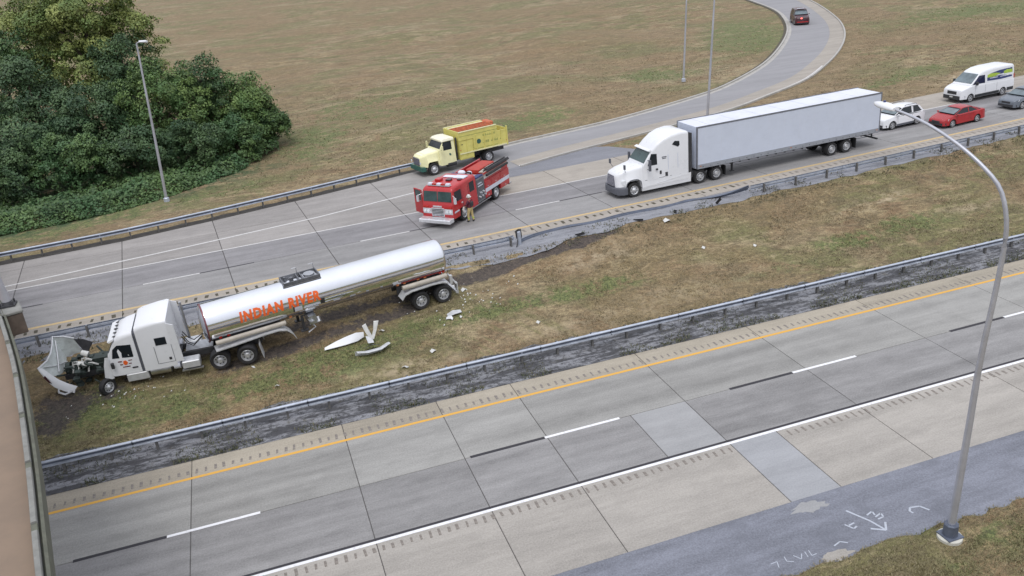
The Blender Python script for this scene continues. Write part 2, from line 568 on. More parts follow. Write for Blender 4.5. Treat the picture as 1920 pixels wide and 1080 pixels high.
GREEN = [(1.4, 40.0, 4.2, 1.5, 0, 1.0), (-1.8, 39.6, 3.5, 1.1, 0, .9), (5.5, 41.2, 3.5, .8, .15, .8), (11.5, 41.5, 3.6, .8, .03, 1.0), (16.6, 41.6, 4.0, .9, .03, .95),
         (38.2, 41.3, 3.0, 1.0, 0, .9), (33.5, 40.8, 2.8, .9, 0, .85), (28, 39.5, 5, .8, 0, .45), (-9.2, 40.6, 2.6, 1.6, .2, 1.0), (-6, 39.2, 3.5, 1.0, 0, .7), (9.5, 41.6, .8, .4, 0, 1.1),
         (48.1, 94.2, 4.5, 5.0, .5, .9), (66.1, 73.5, 7, 1.6, .35, 1.0), (107, 104, 20, 6, .1, .9), (72, 112, 6, 18, -.5, .95), (25.8, 79.5, 6, 2.6, .25, 1.0),
         (-12.8, 69.6, 7, 1.6, .3, .9), (-6, 71.3, 6, 1.2, .3, .6), (6.6, 86, 3.5, 8, -.3, .8), (13, 101, 6, 3, .4, .7), (20, 92, 7, 2.2, .2, .6), (-1.9, 72.5, 5, 2, .3, .5), (12, 95, 8, 6, 0, .5), (21.5, 17.2, 1.4, 1.2, 0, .5), (19, 16.8, 1, .8, 0, .4),
         (30, 66.0, 3, 1.0, .3, .5), (50, 47.5, 5, .7, .1, .5), (0, 86, 7, 9, .3, .35), (19.2, 18.5, .6, .3, .2, .8), (42, 76, 5, 1.3, .4, .4)]
PALE = [(18.3, 44.7, 2.2, .7, .4, 1.0), (20, 44.2, 2.0, .5, .1, .7), (38.9, 44.6, 2.2, .6, .1, 1.0), (36, 44.0, 2, .4, 0, .7), (44, 41.6, 2.2, .5, 0, .8), (5.5, 38.2, 3, .7, 0, .7), (15, 38.6, 6, .8, 0, .6),
        (22, 39.5, 5, .7, 0, .5), (11, 47.2, 3.5, .35, .1, .8), (17, 17.2, 1.5, .6, 0, .6), (69, 69.5, 5, .8, .35, .9), (3, 45.6, 4, .3, .15, .6)]
RUT = [(-7.5, 42.6), (-3.5, 43.3), (.87, 43.75), (2.64, 44.05), (6.26, 44.4), (10.06, 44.75), (14.25, 45.55), (18.0, 46.3), (21.3, 46.9)]
RUT2 = [(-3, 41.5), (2.5, 42.6), (7.0, 43.3)]
def masks(X, Y):
    w = (vnoise(X, Y, .55, 3) - .5) * .5 + (vnoise(X, Y, 1.7, 4) - .5) * .35
    green = np.clip(blobs(X, Y, GREEN) * (1 + w * 1.2) + w * .15, 0, 1.2)
    d = seg_dist(X, Y, RUT)
    soil = np.clip(1.2 - (d + w * .7) / np.where(X > 9, .5, .5), 0, 1) * np.where(X > 9, 1.0, .7) * np.clip((21.6 - X) / 1.5, 0, 1)
    soil = np.maximum(soil, .75 * np.clip(1.2 - (seg_dist(X, Y, RUT2) + w * .6) / .6, 0, 1))
    soil = np.maximum(soil, np.clip(blobs(X, Y, [(-10.6, 41.2, 1.2, 1.2, .2, .95), (-10.9, 39.8, .8, .7, .5, .8), (-8.6, 41.6, .8, .5, 0, .7)]) + w * .3, 0, 1) * (blobs(X, Y, [(-10.4, 41, 2.6, 2.6, 0, 1)]) > .15))
    weed = np.clip(blobs(X, Y, [(-14, 71.6, 9, 2.4, .25, 1.0), (-10, 76, 14, 5, .3, 1.2), (-20, 82, 16, 14, 0, 1.2)]), 0, 1.2)
    pale = np.clip(blobs(X, Y, PALE) * (1 + w * 1.4), 0, 1)
    return green, soil, weed, pale

# ------------------------------------------------------------------ ground
def build_ground():
    def axis(a, b, st, lo, hi):
        core = np.arange(a, b, st)
        g = st
        left, x = [], a
        while x > lo:
            g *= 1.25; x -= g; left.append(x)
        g = st; right, x = [], core[-1]
        while x < hi:
            g *= 1.25; x += g; right.append(x)
        return np.array(left[::-1] + list(core) + right)
    xs, ys = axis(-34, 118, .36, -2600, 2600), axis(10, 152, .36, -1500, 3500)
    nx, ny = len(xs), len(ys)
    X, Y = np.meshgrid(xs, ys)
    Z = tz(X, Y)
    green, soil, weed, pale = masks(X, Y)
    yi = y_inner(np.clip(X, -70, 110))
    v = (Y - 35.2) / (yi - 35.2)
    med = (Y > 37.7) & (v < .97)
    Z = Z + np.where(med, (vnoise(X, Y, .8, 5) - .5) * .10 + (vnoise(X, Y, 2.2, 6) - .5) * .07, 0) - soil * .07
    dr = seg_dist(X, Y, [tuple(p) for p in RC[::4]])
    xs_ = np.clip(X, -70, 110)
    t_far = Y - (YF + math.sin(TH) * xs_ + CV * xs_ ** 2)
    free = np.clip((t_far - 21) / 10, 0, 1) * np.clip((dr - 7) / 8, 0, 1)
    Z = Z + free * ((vnoise(X, Y, .06, 8) - .5) * 1.1 + (vnoise(X, Y, .35, 9) - .5) * .25)
    Z = np.where(t_far > -1.6, Z - .05, Z)                                             # below the pavements
    Z = np.where((Y > 18.5) & (Y < 34.9), Z - .06, Z)
    Z = np.where(Y <= 18.5, Z + (vnoise(X, Y, .9, 12) - .5) * .16 * np.clip((18.6 - Y) / .8, 0, 1), Z)
    me = bpy.data.meshes.new('ground')
    V = np.stack([X, Y, Z], -1).reshape(-1, 3)
    idx = np.arange(nx * ny).reshape(ny, nx)
    F = np.stack([idx[:-1, :-1], idx[:-1, 1:], idx[1:, 1:], idx[1:, :-1]], -1).reshape(-1, 4)
    fill_mesh(me, V, F)
    for nm, a in (('green', green), ('soil', soil), ('weed', weed), ('pale', pale)):
        at = me.attributes.new(nm, 'FLOAT', 'POINT')
        at.data.foreach_set('value', a.reshape(-1).astype(np.float32))
    me.shade_smooth()
    me.materials.append(GRASS)
    tag(link('ground', me), 'dry mown grass ground with green patches and muddy wheel ruts', 'ground', kind='structure')

def fill_mesh(me, V, F):
    n, k = F.shape
    me.vertices.add(len(V))
    me.vertices.foreach_set('co', np.ascontiguousarray(V, dtype=np.float32).reshape(-1))
    me.loops.add(n * k)
    me.loops.foreach_set('vertex_index', F.reshape(-1).astype(np.int32))
    me.polygons.add(n)
    me.polygons.foreach_set('loop_start', np.arange(0, n * k, k, dtype=np.int32))
    me.update(calc_edges=True)
    me.validate()
build_ground()

# ------------------------------------------------------------------ roads
def ribbon(A, B, z, name, mat, parent=None, kind='structure', label=None, cat='road'):
    mb = MB()
    n = len(A)
    mb.add([(p[0], p[1], z) for p in A] + [(p[0], p[1], z) for p in B], [(i, i + 1, n + i + 1, n + i) for i in range(n - 1)])
    o = mb.build(name, mat, parent, smooth=0)
    if parent is None: tag(o, label, cat, kind=kind)
    return o

def slab(parent, quad, mat, gap=.015, z0=-.03, z1=0.0, name='concrete_slab'):
    c = [sum(p[i] for p in quad) / 4 for i in range(3)]
    ang = math.atan2(quad[1][1] - quad[0][1], quad[1][0] - quad[0][0])
    ca, sa = math.cos(ang), math.sin(ang)
    loc = []
    for p in quad:
        dx, dy = p[0] - c[0], p[1] - c[1]
        u, w = dx * ca + dy * sa, -dx * sa + dy * ca
        loc.append((u - math.copysign(gap, u), w - math.copysign(gap, w)))
    b = .012
    mb = MB().loft([[(u, w, z0) for u, w in loc], [(u, w, z1 - b) for u, w in loc],
                    [(u - math.copysign(b, u), w - math.copysign(b, w), z1) for u, w in loc]])
    o = mb.build(name, mat, parent, smooth=0)
    o.location = (c[0], c[1], c[2])
    o.rotation_euler = (0, 0, ang)
    return o

def near_road():
    base = MB().box(-34, 84, YN - 2 * LW - 4.2, YN + 1.36, -.055, -.028).build('near_road', JOINT, smooth=0)
    tag(base, 'near carriageway of jointed concrete slabs with tan shoulders', 'road', kind='structure')
    for x0, x1, nm in ((-1500, -34, 'road'), (84, 1500, 'road')):
        tag(MB().box(x0, x1, YN - 2 * LW - 4.2, YN + 1.36, -.055, -.004).build(nm, LANE, smooth=0), 'concrete carriageway running on out of view', 'road', kind='structure')
    J = [-30.6, -24.2, -17.7, -11.3, -4.82, 1.66, 6.05, 9.68, 16.21, 22.5, 29.2, 35.6, 42.0, 48.4, 54.8, 61.2, 67.6, 74, 83.9]
    rows = [(YN, YN + 1.38, TAN_IN, 0), (YN - LW, YN, LANE, 1), (YN - 2 * LW, YN - LW, LANE_D, 2), (YN - 2 * LW - 4.22, YN - 2 * LW, TANC, 3)]
    for y0, y1, m, r in rows:
        js = [-33.9] + J
        if r == 3: js = sorted(js + [18.35])
        if r == 2: js = sorted(js + [13.55])
        for a, b in zip(js, js[1:]):
            mm = m
            if r == 3 and abs(a - 16.21) < .1: mm = PATCH_B
            if r == 2 and abs(a - 13.55) < .1: mm = PATCH
            slab(base, [(a, y0, 0), (b, y0, 0), (b, y1, 0), (a, y1, 0)], mm)
    def strip(x0, x1, yc, w, m, nm, z=.004):
        q = MB().poly([(x0, yc - w / 2, z), (x1, yc - w / 2, z), (x1, yc + w / 2, z), (x0, yc + w / 2, z)])
        return q.build(nm, m, base, smooth=0)
    strip(-33, 83, YN - .02, .17, PYEL, 'yellow_edge_line')
    strip(-33, 83, YN - 2 * LW - .02, .15, PWHITE, 'white_edge_line')
    strip(-33, 83, YN - 2 * LW + .14, .12, PBLACK, 'black_contrast_line')
    for s in (-5.68, 9.58, 21.77, 33.96, 46.15, -17.87, 58.3):
        strip(s, s + 3.45, YN - LW, .15, PWHITE, 'white_lane_dash')
        strip(s - 3.3, s - .02, YN - LW, .17, PBLACK, 'black_lane_dash')
    # rumble grooves
    gm = MB().add([(-.075, -.2, 0), (.075, -.2, 0), (.075, .2, 0), (-.075, .2, 0), (-.03, -.17, .002), (.03, -.17, .002), (.03, .17, .002), (-.03, .17, .002)],
                  [(0, 1, 5, 4), (1, 2, 6, 5), (2, 3, 7, 6), (3, 0, 4, 7), (4, 5, 6, 7)])
    g0 = gm.build('rumble_groove', GROOVE, base, smooth=0)
    first = True
    x = -12.0
    spots = []
    while x < 46:
        spots.append((x, YN + .46)); x += .37
    x = -4.0
    while x < 37:
        if not 16.1 < x < 18.5: spots.append((x, YN - 2 * LW - .42))
        x += .345
    for x, y in spots:
        o = g0 if first else dup(g0, base)
        first = False
        o.location = (x + rnd.uniform(-.02, .02), y + rnd.uniform(-.02, .02), .004)
        o.rotation_euler = (0, 0, rnd.uniform(-.08, .08))
        o.scale = (rnd.uniform(.5, .85), rnd.uniform(.65, 1.05), 1)
near_road()

tag(MB().box(-1500, 1500, 18.45, YN - 2 * LW - 4.2, -.05, -.008).build('asphalt_apron', ASPH_B, smooth=0), 'blue grey asphalt apron beside the concrete shoulder', 'apron', kind='structure')
def jag(n, a):
    return [rnd.uniform(-a, a) for _ in range(n)]
def grass_lip():
    # ragged grass edge creeping over the apron
    xs = np.arange(-40, 80, .25)
    yy = 18.72 + (vnoise(xs, xs * 0, .35, 21) - .5) * .7 + (vnoise(xs, xs * 0, 1.9, 22) - .5) * .3
    A = [(x, y) for x, y in zip(xs, yy)]
    mb = MB()
    n = len(xs)
    mb.add([(x, y, .0) for x, y in A] + [(x, y - .12, .05) for x, y in A] + [(x, 17.4, .02) for x in xs],
           [(i, i + 1, n + i + 1, n + i) for i in range(n - 1)] + [(n + i, n + i + 1, 2 * n + i + 1, 2 * n + i) for i in range(n - 1)])
    tag(mb.build('grass_verge', GRASS, smooth=60), 'ragged dry grass verge creeping over the asphalt apron', 'verge', kind='structure')
grass_lip()

def far_road():
    base_pts = [(-40 + 4 * i) for i in range(36)]
    A = [far(s, -1.42) for s in base_pts]
    B = [far(s, 11.4) for s in base_pts]
    base = ribbon(A, B, ZF - .03, 'far_road', JOINT, label='far carriageway of jointed concrete slabs with faded lines', cat='road')
    for s0, s1 in ((-1500, -40), (100, 1500)):
        a, b = (s0, s1)
        f = lambda s, t: far(max(-40, min(100, s)), t)
        if s0 < 0:
            p, q = far(-40, -1.42), far(-40, 11.4)
            quad = [(p[0] - 1400, p[1], ZF - .02), (p[0], p[1], ZF - .02), (q[0], q[1], ZF - .02), (q[0] - 1400, q[1], ZF - .02)]
        else:
            p, q = far(100, -1.42), far(100, 11.4)
            dx, dy = math.cos(far_ang(100)) * 1400, math.sin(far_ang(100)) * 1400
            quad = [(p[0], p[1], ZF - .02), (p[0] + dx, p[1] + dy, ZF - .02), (q[0] + dx, q[1] + dy, ZF - .02), (q[0], q[1], ZF - .02)]
        tag(MB().poly(quad).build('road', FLANE, smooth=0), 'far concrete carriageway running on out of view', 'road', kind='structure')
    J = [-8.33 + 6.205 * k for k in range(-5, 18)]
    rows = [(-1.42, 0, FTAN), (0, LW, FLANE), (LW, 2 * LW, FLANE_D), (2 * LW, 11.4, FTAN)]
    sk = -.0459
    for t0, t1, m in rows:
        for a, b in zip(J, J[1:]):
            mm = m
            if t0 == 2 * LW and b < 17: mm = FAUX
            slab(base, [far(a + sk * t0, t0), far(b + sk * t0, t0), far(b + sk * t1, t1), far(a + sk * t1, t1)], mm, gap=.024)
    def left_edge(s):
        return float(np.interp(s, [-40, -16.45, -8.87, -2.7, 3.65, 13.4, 17.0], [12.4, 13.0, 13.4, 14.4, 15.6, 17.6, 18.6]))
    ob = ribbon([far(s, 11.4) for s in J if s < 18], [far(s, left_edge(s)) for s in J if s < 18], ZF - .03, 'outer_road', JOINT, label='outer merge area beside the far carriageway', cat='road')
    for a, b in zip(J, J[1:]):
        if b > 17: break
        slab(ob, [far(a + sk * 11.4, 11.4), far(b + sk * 11.4, 11.4), far(b + sk * left_edge(b), left_edge(b)), far(a + sk * left_edge(a), left_edge(a))], FAUX, gap=.024)
    def line(s0, s1, t, w, m, nm, z=.004, par=base):
        n = max(2, int((s1 - s0) / 2.0) + 1)
        ss = [s0 + (s1 - s0) * k / (n - 1) for k in range(n)]
        tt = t if callable(t) else (lambda s: t)
        return ribbon([far(s, tt(s) - w / 2) for s in ss], [far(s, tt(s) + w / 2) for s in ss], ZF + z, nm, m, par)
    line(-36, 96, .02, .27, PYEL_F, 'yellow_edge_line')
    line(-36, 96, 2 * LW, .14, PWHITE_F, 'white_edge_line')
    gore = lambda s: float(np.interp(s, [-36, -15.4, -8.7, -2.5, 4.5, 11.4, 16.5], [7.6, 8.3, 9.0, 9.72, 10.6, 12.05, 13.0]))
    line(-36, 16.4, gore, .18, PWHITE_F, 'white_gore_line')
    for s in (-7.32, 6.06, 16.93, 41.3, 53.5, 65.7, -19.5):
        line(s, s + 3.3, LW, .13, PWHITE_F, 'white_lane_dash')
        line(s + 3.32, s + 6.6, LW, .13, PBLACK, 'black_lane_dash')
    gm = MB().add([(-.09, -.22, 0), (.09, -.22, 0), (.09, .22, 0), (-.09, .22, 0), (-.04, -.18, .003), (.04, -.18, .003), (.04, .18, .003), (-.04, .18, .003)],
                  [(0, 1, 5, 4), (1, 2, 6, 5), (2, 3, 7, 6), (3, 0, 4, 7), (4, 5, 6, 7)])
    g1 = gm.build('rumble_groove', GROOVE_D, base, smooth=0)
    g2 = gm.build('rumble_groove', GROOVE, base, smooth=0)
    s, n1, n2 = -20.0, 0, 0
    while s < 62:
        dark = s < 12 or 16.3 < s < 32
        src = g1 if dark else g2
        c = (n1 if dark else n2)
        o = src if c == 0 else dup(src, base)
        if dark: n1 += 1
        else: n2 += 1
        o.location = far(s + rnd.uniform(-.05, .05), -.62 + rnd.uniform(-.05, .05), .004)
        o.rotation_euler = (0, 0, far_ang(s) + rnd.uniform(-.15, .15))
        o.scale = (rnd.uniform(.6, 1.3), rnd.uniform(.7, 1.25), 1)
        s += .56
    return base
FARR = far_road()

# ramp
def ramp():
    n = len(RR)
    def across(f): return [tuple(RL[i] * (1 - f(i)) + RR[i] * f(i)) for i in range(n)]
    wd = np.linalg.norm(RR - RL, axis=1)
    i0 = 8
    L, Rr = RL[i0:], RR[i0:]
    W = wd[i0:]
    off = lambda d: [tuple(L[i] + (Rr[i] - L[i]) * (d / W[i])) for i in range(len(L))]
    offr = lambda d: [tuple(Rr[i] + (L[i] - Rr[i]) * (d / W[i])) for i in range(len(L))]
    ribbon(off(.55), offr(1.9), ZF - .003, 'ramp_road', RAMPM, label='curving grey exit ramp joining the far carriageway', cat='ramp')
    ribbon(off(.05), off(.55), ZF + .002, 'ramp_gutter', CONCL, label='pale gutter strip along the inner ramp curb', cat='gutter')
    ribbon(offr(1.9), offr(-.1), ZF + .002, 'ramp_shoulder', FTAN, label='tan concrete shoulder along the outer side of the ramp', cat='shoulder')
    k0 = 14
    g = [p for p in offr(1.75)][:k0 + 6]
    h = [p for p in offr(1.45)][:k0 + 6]
    ribbon(offr(.22)[:26], offr(-.08)[:26], ZF + .006, 'white_gore_line', PWHITE_F, label='faded white gore line between the ramp and carriageway', cat='road line')
    # curbs
    def curb(A, B, h, name, label):
        mb = MB()
        m = len(A)
        mb.loft([[(A[i][0], A[i][1], ZF - .05), (A[i][0], A[i][1], ZF + h), (B[i][0], B[i][1], ZF + h), (B[i][0], B[i][1], ZF - .05)] for i in range(m)])
        tag(mb.build(name, CONCL, smooth=0), label, 'curb', kind='structure')
    curb(off(-.18), off(.05), .14, 'ramp_curb', 'concrete curb along the inner edge of the ramp')
    curb(offr(-.32), offr(-.1), .12, 'ramp_curb', 'concrete curb along the outer edge of the ramp')
    soil = ribbon(off(-.6), off(-.16), ZF + .01, 'soil_strip', GROOVE_D, label='dark soil strip behind the inner ramp curb', cat='soil')
    # gore asphalt
    a = [far(s, 11.4) for s in (16.4, 18, 20, 22, 24, 26, 28, 29.5, 31, 33.5)]
    b = [tuple(RR[i]) for i in range(n)]
    def rr_at(x):
        return float(np.interp(x, RR[:, 0], RR[:, 1]))
    bb = [(p[0] - (.8 if i == 0 else 0), rr_at(p[0]) + .05) for i, p in enumerate(a)]
    pa = [far(s, 11.38) for s in (13.0, 15.0, 17.0, 19.0, 21.0, 23.0)]
    ribbon(pa, [(p[0] - .5, float(np.interp(p[0], RL[:, 0], RL[:, 1])) - .3) for p in pa], ZF - .016, 'gore_asphalt', RAMPM, label='grey asphalt filling the start of the ramp behind the yellow truck', cat='asphalt')
    bb[-3] = (bb[-3][0], bb[-3][1] - 1.2)
    bb[-2] = (a[-2][0], a[-2][1] + 1.1)
    bb[-1] = (a[-1][0], a[-1][1] + .15)
    ribbon(a, bb, ZF - .008, 'gore_asphalt', ASPH, label='dark asphalt wedge in the gore between ramp and carriageway', cat='asphalt')
ramp()

# asphalt strips under the median guardrails, with ragged grassy edges
def strip_near():
    xs = np.arange(-36, 84, .3)
    hi = 37.45 + (vnoise(xs, xs * 0, .3, 31) - .5) * .5 + (vnoise(xs, xs * 0, 2.0, 32) - .5) * .35
    m = strip_mat('weathered_asphalt_strip')
    A = [(x, 34.62) for x in xs]
    n = len(xs)
    rows = 5
    V, F = [], []
    for r in range(rows):
        f = r / (rows - 1)
        for i, x in enumerate(xs):
            y = 34.64 + (hi[i] - 34.64) * f
            V.append((x, y, tzf(x, y) + .03 - .02 * (r == rows - 1) - (.03 if r == 0 else 0)))
    for r in range(rows - 1):
        for i in range(n - 1):
            F.append((r * n + i, r * n + i + 1, (r + 1) * n + i + 1, (r + 1) * n + i))
    tag(MB().add(V, F).build('asphalt_strip', m, smooth=60), 'weathered dark asphalt strip with weeds under the near guardrail', 'asphalt', kind='structure')
def strip_mat(name, blue=False):
    m = NT(name)
    p = m.pos()
    n1 = m.noise(m.pos((.5, 2.2, 1)), 1.0, 7, .75)
    n2 = m.noise(p, 4, 6, .8)
    n3 = m.noise(p, 18, 4, .8)
    if blue:
        c = m.mix(m.ramp(n1, .38, .66), (.262, .268, .292), (.17, .172, .19))
        c = m.mix(m.ramp(n2, .6, .68, 0, .8), c, (.05, .048, .045))
    else:
        c = m.mix(m.ramp(n1, .44, .57), (.062, .062, .068), (.225, .228, .245))
        c = m.mix(m.ramp(n2, .50, .60, 0, .85), c, (.042, .042, .044))
        c = m.mix(m.ramp(m.noise(p, 1.3, 6, .7), .58, .70, 0, .6), c, (.10, .09, .065))
    k = m.ramp(n3, .2, .8, .7, 1.3)
    g = m.n('CombineColor')
    for i in range(3): m.l(k, g.inputs[i])
    c = m.mix(1.0, c, g.outputs[0], 'MULTIPLY')
    m.bump(n2, .6, .03)
    return m.out(c, .9)
strip_near()
def strip_far():
    ss = np.arange(-38, 98, .35)
    lo = np.interp(ss, [-38, -12, 5, 12, 16, 19, 23, 40, 98], [-4.6, -4.5, -4.6, -4.4, -4.3, -3.7, -3.4, -3.5, -3.6])
    lo = lo + (vnoise(ss, ss * 0, .5, 41) - .5) * .5 + (vnoise(ss, ss * 0, 2.2, 42) - .5) * .25
    n, rows, V, F = len(ss), 5, [], []
    for r in range(rows):
        f = r / (rows - 1)
        for i, s in enumerate(ss):
            t = -1.40 + (lo[i] + 1.40) * f
            x, y, z = far(s, t)
            zz = max(tzf(x, y), ZF - .5) + .035
            V.append((x, y, ZF - .012 if r == 0 else zz - .02 * (r == rows - 1)))
    for r in range(rows - 1):
        for i in range(n - 1):
            F.append((r * n + i, (r + 1) * n + i, (r + 1) * n + i + 1, r * n + i + 1))
    tag(MB().add(V, F).build('asphalt_strip', strip_mat('blue_grey_drain_asphalt', True), smooth=60), 'blue grey asphalt strip under the far median guardrail', 'asphalt', kind='structure')
strip_far()

# ------------------------------------------------------------------ guardrails
WB = [(.0, .16), (.04, .15), (.095, .125), (.095, .09), (.005, .05), (.005, -.05), (.095, -.09), (.095, -.125), (.04, -.15), (.0, -.16)]
def guardrail(name, path, label, side, post_gap=1.9, top=.78, seg=3.8, zs=None, blockout=True):
    """path: list of (x, y, ground z); side = +1 when the beam is on the left of the path, -1 on the right"""
    P = np.array(path, float)
    L = np.concatenate([[0], np.cumsum(np.linalg.norm(np.diff(P[:, :2], axis=0), axis=1))])
    at = lambda u: np.array([np.interp(u, L, P[:, j]) for j in range(3)])
    root = empty(name, tuple(P[0]))
    tag(root, label, 'guardrail')
    o0 = Vector(P[0])
    def fr(u):
        a, b = at(max(0, u - .2)), at(min(L[-1], u + .2))
        d = Vector((b - a)); d.z = 0; d.normalize()
        return Vector(at(u)), d, Vector((-d.y, d.x, 0)) * side
    u = 0.0
    pm = None
    while u < L[-1] - .05:
        v = min(L[-1], u + seg)
        secs = []
        for q in np.linspace(u, v + .06, 4):
            p, d, nrm = fr(q)
            c = p + nrm * .12 + Vector((0, 0, top - .155))
            front = [c + nrm * (a) + Vector((0, 0, b)) for a, b in WB]
            back = [c + nrm * (a - .006) + Vector((0, 0, b)) for a, b in reversed(WB)]
            secs.append([x - o0 for x in front + back])
        rb = MB().loft(secs)
        nn = len(secs[0])
        rb.m = [1 if (k < nn * (len(secs) - 1) and k % nn in (3, 4)) else 0 for k in range(len(rb.f))]  # recessed valley faces get the darker colour, shade painted in
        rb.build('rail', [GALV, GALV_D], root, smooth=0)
        u = v
    u = .95
    while u < L[-1]:
        p, d, nrm = fr(u)
        a = math.atan2(d.y, d.x)
        if pm is None:
            mb = MB()
            mb.box(-.05, .05, -.075, -.065, -.35, top - .02).box(-.05, .05, .065, .075, -.35, top - .02).box(-.005, .005, -.065, .065, -.35, top - .02)
            pm = mb.build('post', POSTM, root, smooth=0)
            bo = MB().box(-.04, .04, .077, .118, top - .33, top - .0).build('blockout', GALV, pm, smooth=0) if blockout else None
            po = pm
        else:
            po = dup(pm, root)
        po.location = p - o0
        po.rotation_euler = (rnd.uniform(-.03, .03), rnd.uniform(-.03, .03), a if side > 0 else a + math.pi)
        u += post_gap
    return root

guardrail('guardrail', [(x, 36.25, tzf(x, 36.25)) for x in np.arange(-30, 80, 3.8)], 'long intact silver guardrail beside the near carriageway', -1)
guardrail('guardrail', [far(s, -2.95, -.12) for s in np.arange(-30, 14.8, 2.0)] + [far(14.5, -2.85, -.12)], 'broken guardrail behind the tanker ending at the torn gap', +1, post_gap=2.4)
guardrail('guardrail', [far(s, -3.1, -.12) for s in np.arange(31.5, 92, 3.0)], 'standing guardrail beyond the torn gap beside the white semi', +1, post_gap=2.6)
le = lambda s: float(np.interp(s, [-40, -16.45, -8.87, -2.7, 3.65, 13.4], [12.8, 13.55, 13.95, 14.95, 16.15, 18.2]))
guardrail('guardrail', [far(s, le(s), -.02) for s in np.arange(-34, 14.2, 2.0)], 'silver guardrail in front of the bushes on the far verge', -1)
ss_ = np.arange(-36, 15.5, 1.0)
ribbon([far(s, le(s) - .62) for s in ss_], [far(s, le(s) + .55 + .12 * math.sin(s * 2.3)) for s in ss_], ZF - .012, 'soil_strip', SOILM, label='dark gravelly soil strip under the far verge guardrail', cat='soil')

def down_rail():
    root = empty('fallen_guardrail', far(14.7, -2.6, 0))
    tag(root, 'flattened guardrail beam lying along the far shoulder edge', 'guardrail')
    o0 = Vector(root.location)
    ss = np.linspace(14.8, 31.3, 34)
    secs = []
    for i, s in enumerate(ss):
        lift = .55 * max(0, (s - 28.0) / 3.3) ** 2 + .055 + .015 * math.sin(s * 2.1)
        t = -1.75 - .10 * math.sin(s * 1.3) - 1.25 * max(0, (s - 27.0) / 4.3) ** 1.5 - .7 * max(0, (17 - s) / 2.2) ** 2
        c = Vector(far(s, t, lift - .03))
        a = R_(86) + .12 * math.sin(s * .9) - R_(75) * max(0, (s - 27.5) / 3.8)
        d = far_ang(s)
        nrm = Vector((-math.sin(d), math.cos(d), 0))
        e1 = nrm * math.cos(a) + Vector((0, 0, 1)) * math.sin(a)
        e2 = -nrm * math.sin(a) + Vector((0, 0, 1)) * math.cos(a)
        secs.append([c + e1 * p + e2 * q - o0 for p, q in WB] + [c + e1 * (p - .006) + e2 * q - o0 for p, q in reversed(WB)])
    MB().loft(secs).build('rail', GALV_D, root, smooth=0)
    for s, t, tilt in ((18.3, -3.3, 1.2), (22.6, -2.9, 1.35), (25.6, -2.85, 1.25), (28.6, -3.2, .8)):
        mb = MB().box(-.05, .05, -.075, -.065, 0, .8).box(-.05, .05, .065, .075, 0, .8).box(-.005, .005, -.065, .065, 0, .8)
        po = mb.build('post', DKSTEEL, root, smooth=0)
        po.location = Vector(far(s, t, .0)) - o0
        po.rotation_euler = (tilt, .2, far_ang(s) + rnd.uniform(-.5, .5))
    # torn end bracket standing at the break
    b = empty('bent_rail_end', far(14.75, -2.85, -.15), far_ang(14.7))
    tag(b, 'dark crumpled guardrail end standing at the break', 'guardrail end')
    MB().box(-.09, .09, -.08, .08, -.3, 1.0).build('post', GALV, b, smooth=0, bevel=.01)
    mb = MB().loft([[(.02, .1, .45), (.2, .12, .5), (.2, .14, .9), (.02, .12, .95)], [(.0, .2, .4), (.3, .3, .55), (.28, .33, 1.05), (.05, .25, 1.1)], [(-.1, .3, .5), (.05, .5, .6), (.1, .5, .9), (-.12, .36, .95)]])
    mb.build('torn_rail', DKSTEEL, b, smooth=0)
    t2 = MB()
    t2.tube([(-.15, -.1, .55), (-.3, -.35, .3), (-.45, -.4, .02)], .04, 6)
    t2.build('brace', DKSTEEL, b)
down_rail()

# ------------------------------------------------------------------ lamp posts
def near_lamp():
    root = empty('street_lamp', (19.7, 17.95, 0))
    tag(root, 'tall curved-arm street lamp in the foreground grass', 'street lamp')
    pts = [(0, 0, .62), (.03, -.03, 2), (.07, -.07, 4.5), (.1, -.1, 6.74), (.2, -.18, 9.0), (.24, -.22, 10.4), (.22, -.18, 11.3), (.1, .05, 12.15), (-.1, .5, 12.7), (-.32, 1.25, 13.22), (-.5, 2.2, 13.63), (-.62, 3.0, 13.84), (-.70, 3.6, 13.94)]
    P = resample(pts, 60)
    MB().tube([tuple(p) for p in P], [.125 - .085 * k / 59 for k in range(60)], 12).build('pole', POLE, root, smooth=60)
    mb = MB()
    mb.loft([[(x, y, z) for x, y in ((-.3, -.3), (.3, -.3), (.3, .3), (-.3, .3))] for z in (.16, .2)])
    mb.loft([[(r * math.cos(a), r * math.sin(a), z) for a in [2 * math.pi * (k + .5) / 8 for k in range(8)]] for r, z in ((.25, .2), (.24, .62), (.20, .66))])
    mb.build('transformer_base', GALV_D, root, smooth=30)
    MB().loft([[(r * math.cos(a), r * math.sin(a), z) for a in [2 * math.pi * k / 24 for k in range(24)]] for r, z in ((.40, -.2), (.40, .13), (.36, .16))]).build('footing', pmat('pale_footing_concrete', (.55, .54, .48), .9, var=.15, dirt=.2), root, smooth=40)
    hd = MB()
    secs = []
    for k in range(9):
        t = k / 8
        w = .165 * math.sin(math.pi * min(1, .16 + t * .84)) ** .6 + .03
        h = .11 * math.sin(math.pi * min(1, .12 + t * .85)) ** .7 + .03
        c = Vector((-.69 - .10 * t, 3.5 + .84 * t, 13.93 + .08 * t))
        secs.append([c + Vector((w * math.cos(a), 0, h * math.sin(a) * (1.0 if math.sin(a) > 0 else .5))) for a in [2 * math.pi * q / 12 for q in range(12)]])
    hd.loft(secs)
    h = hd.build('lamp_head', WHITE, root, smooth=60)
    MB().cyl((-.74, 3.95, 14.05), (-.74, 3.95, 14.15), .045, .04, 10).build('photocell', NAVY, h)
    MB().ell((-.75, 3.92, 13.935), (.11, .22, .05)).build('lens', LAMP, h, smooth=60)
near_lamp()

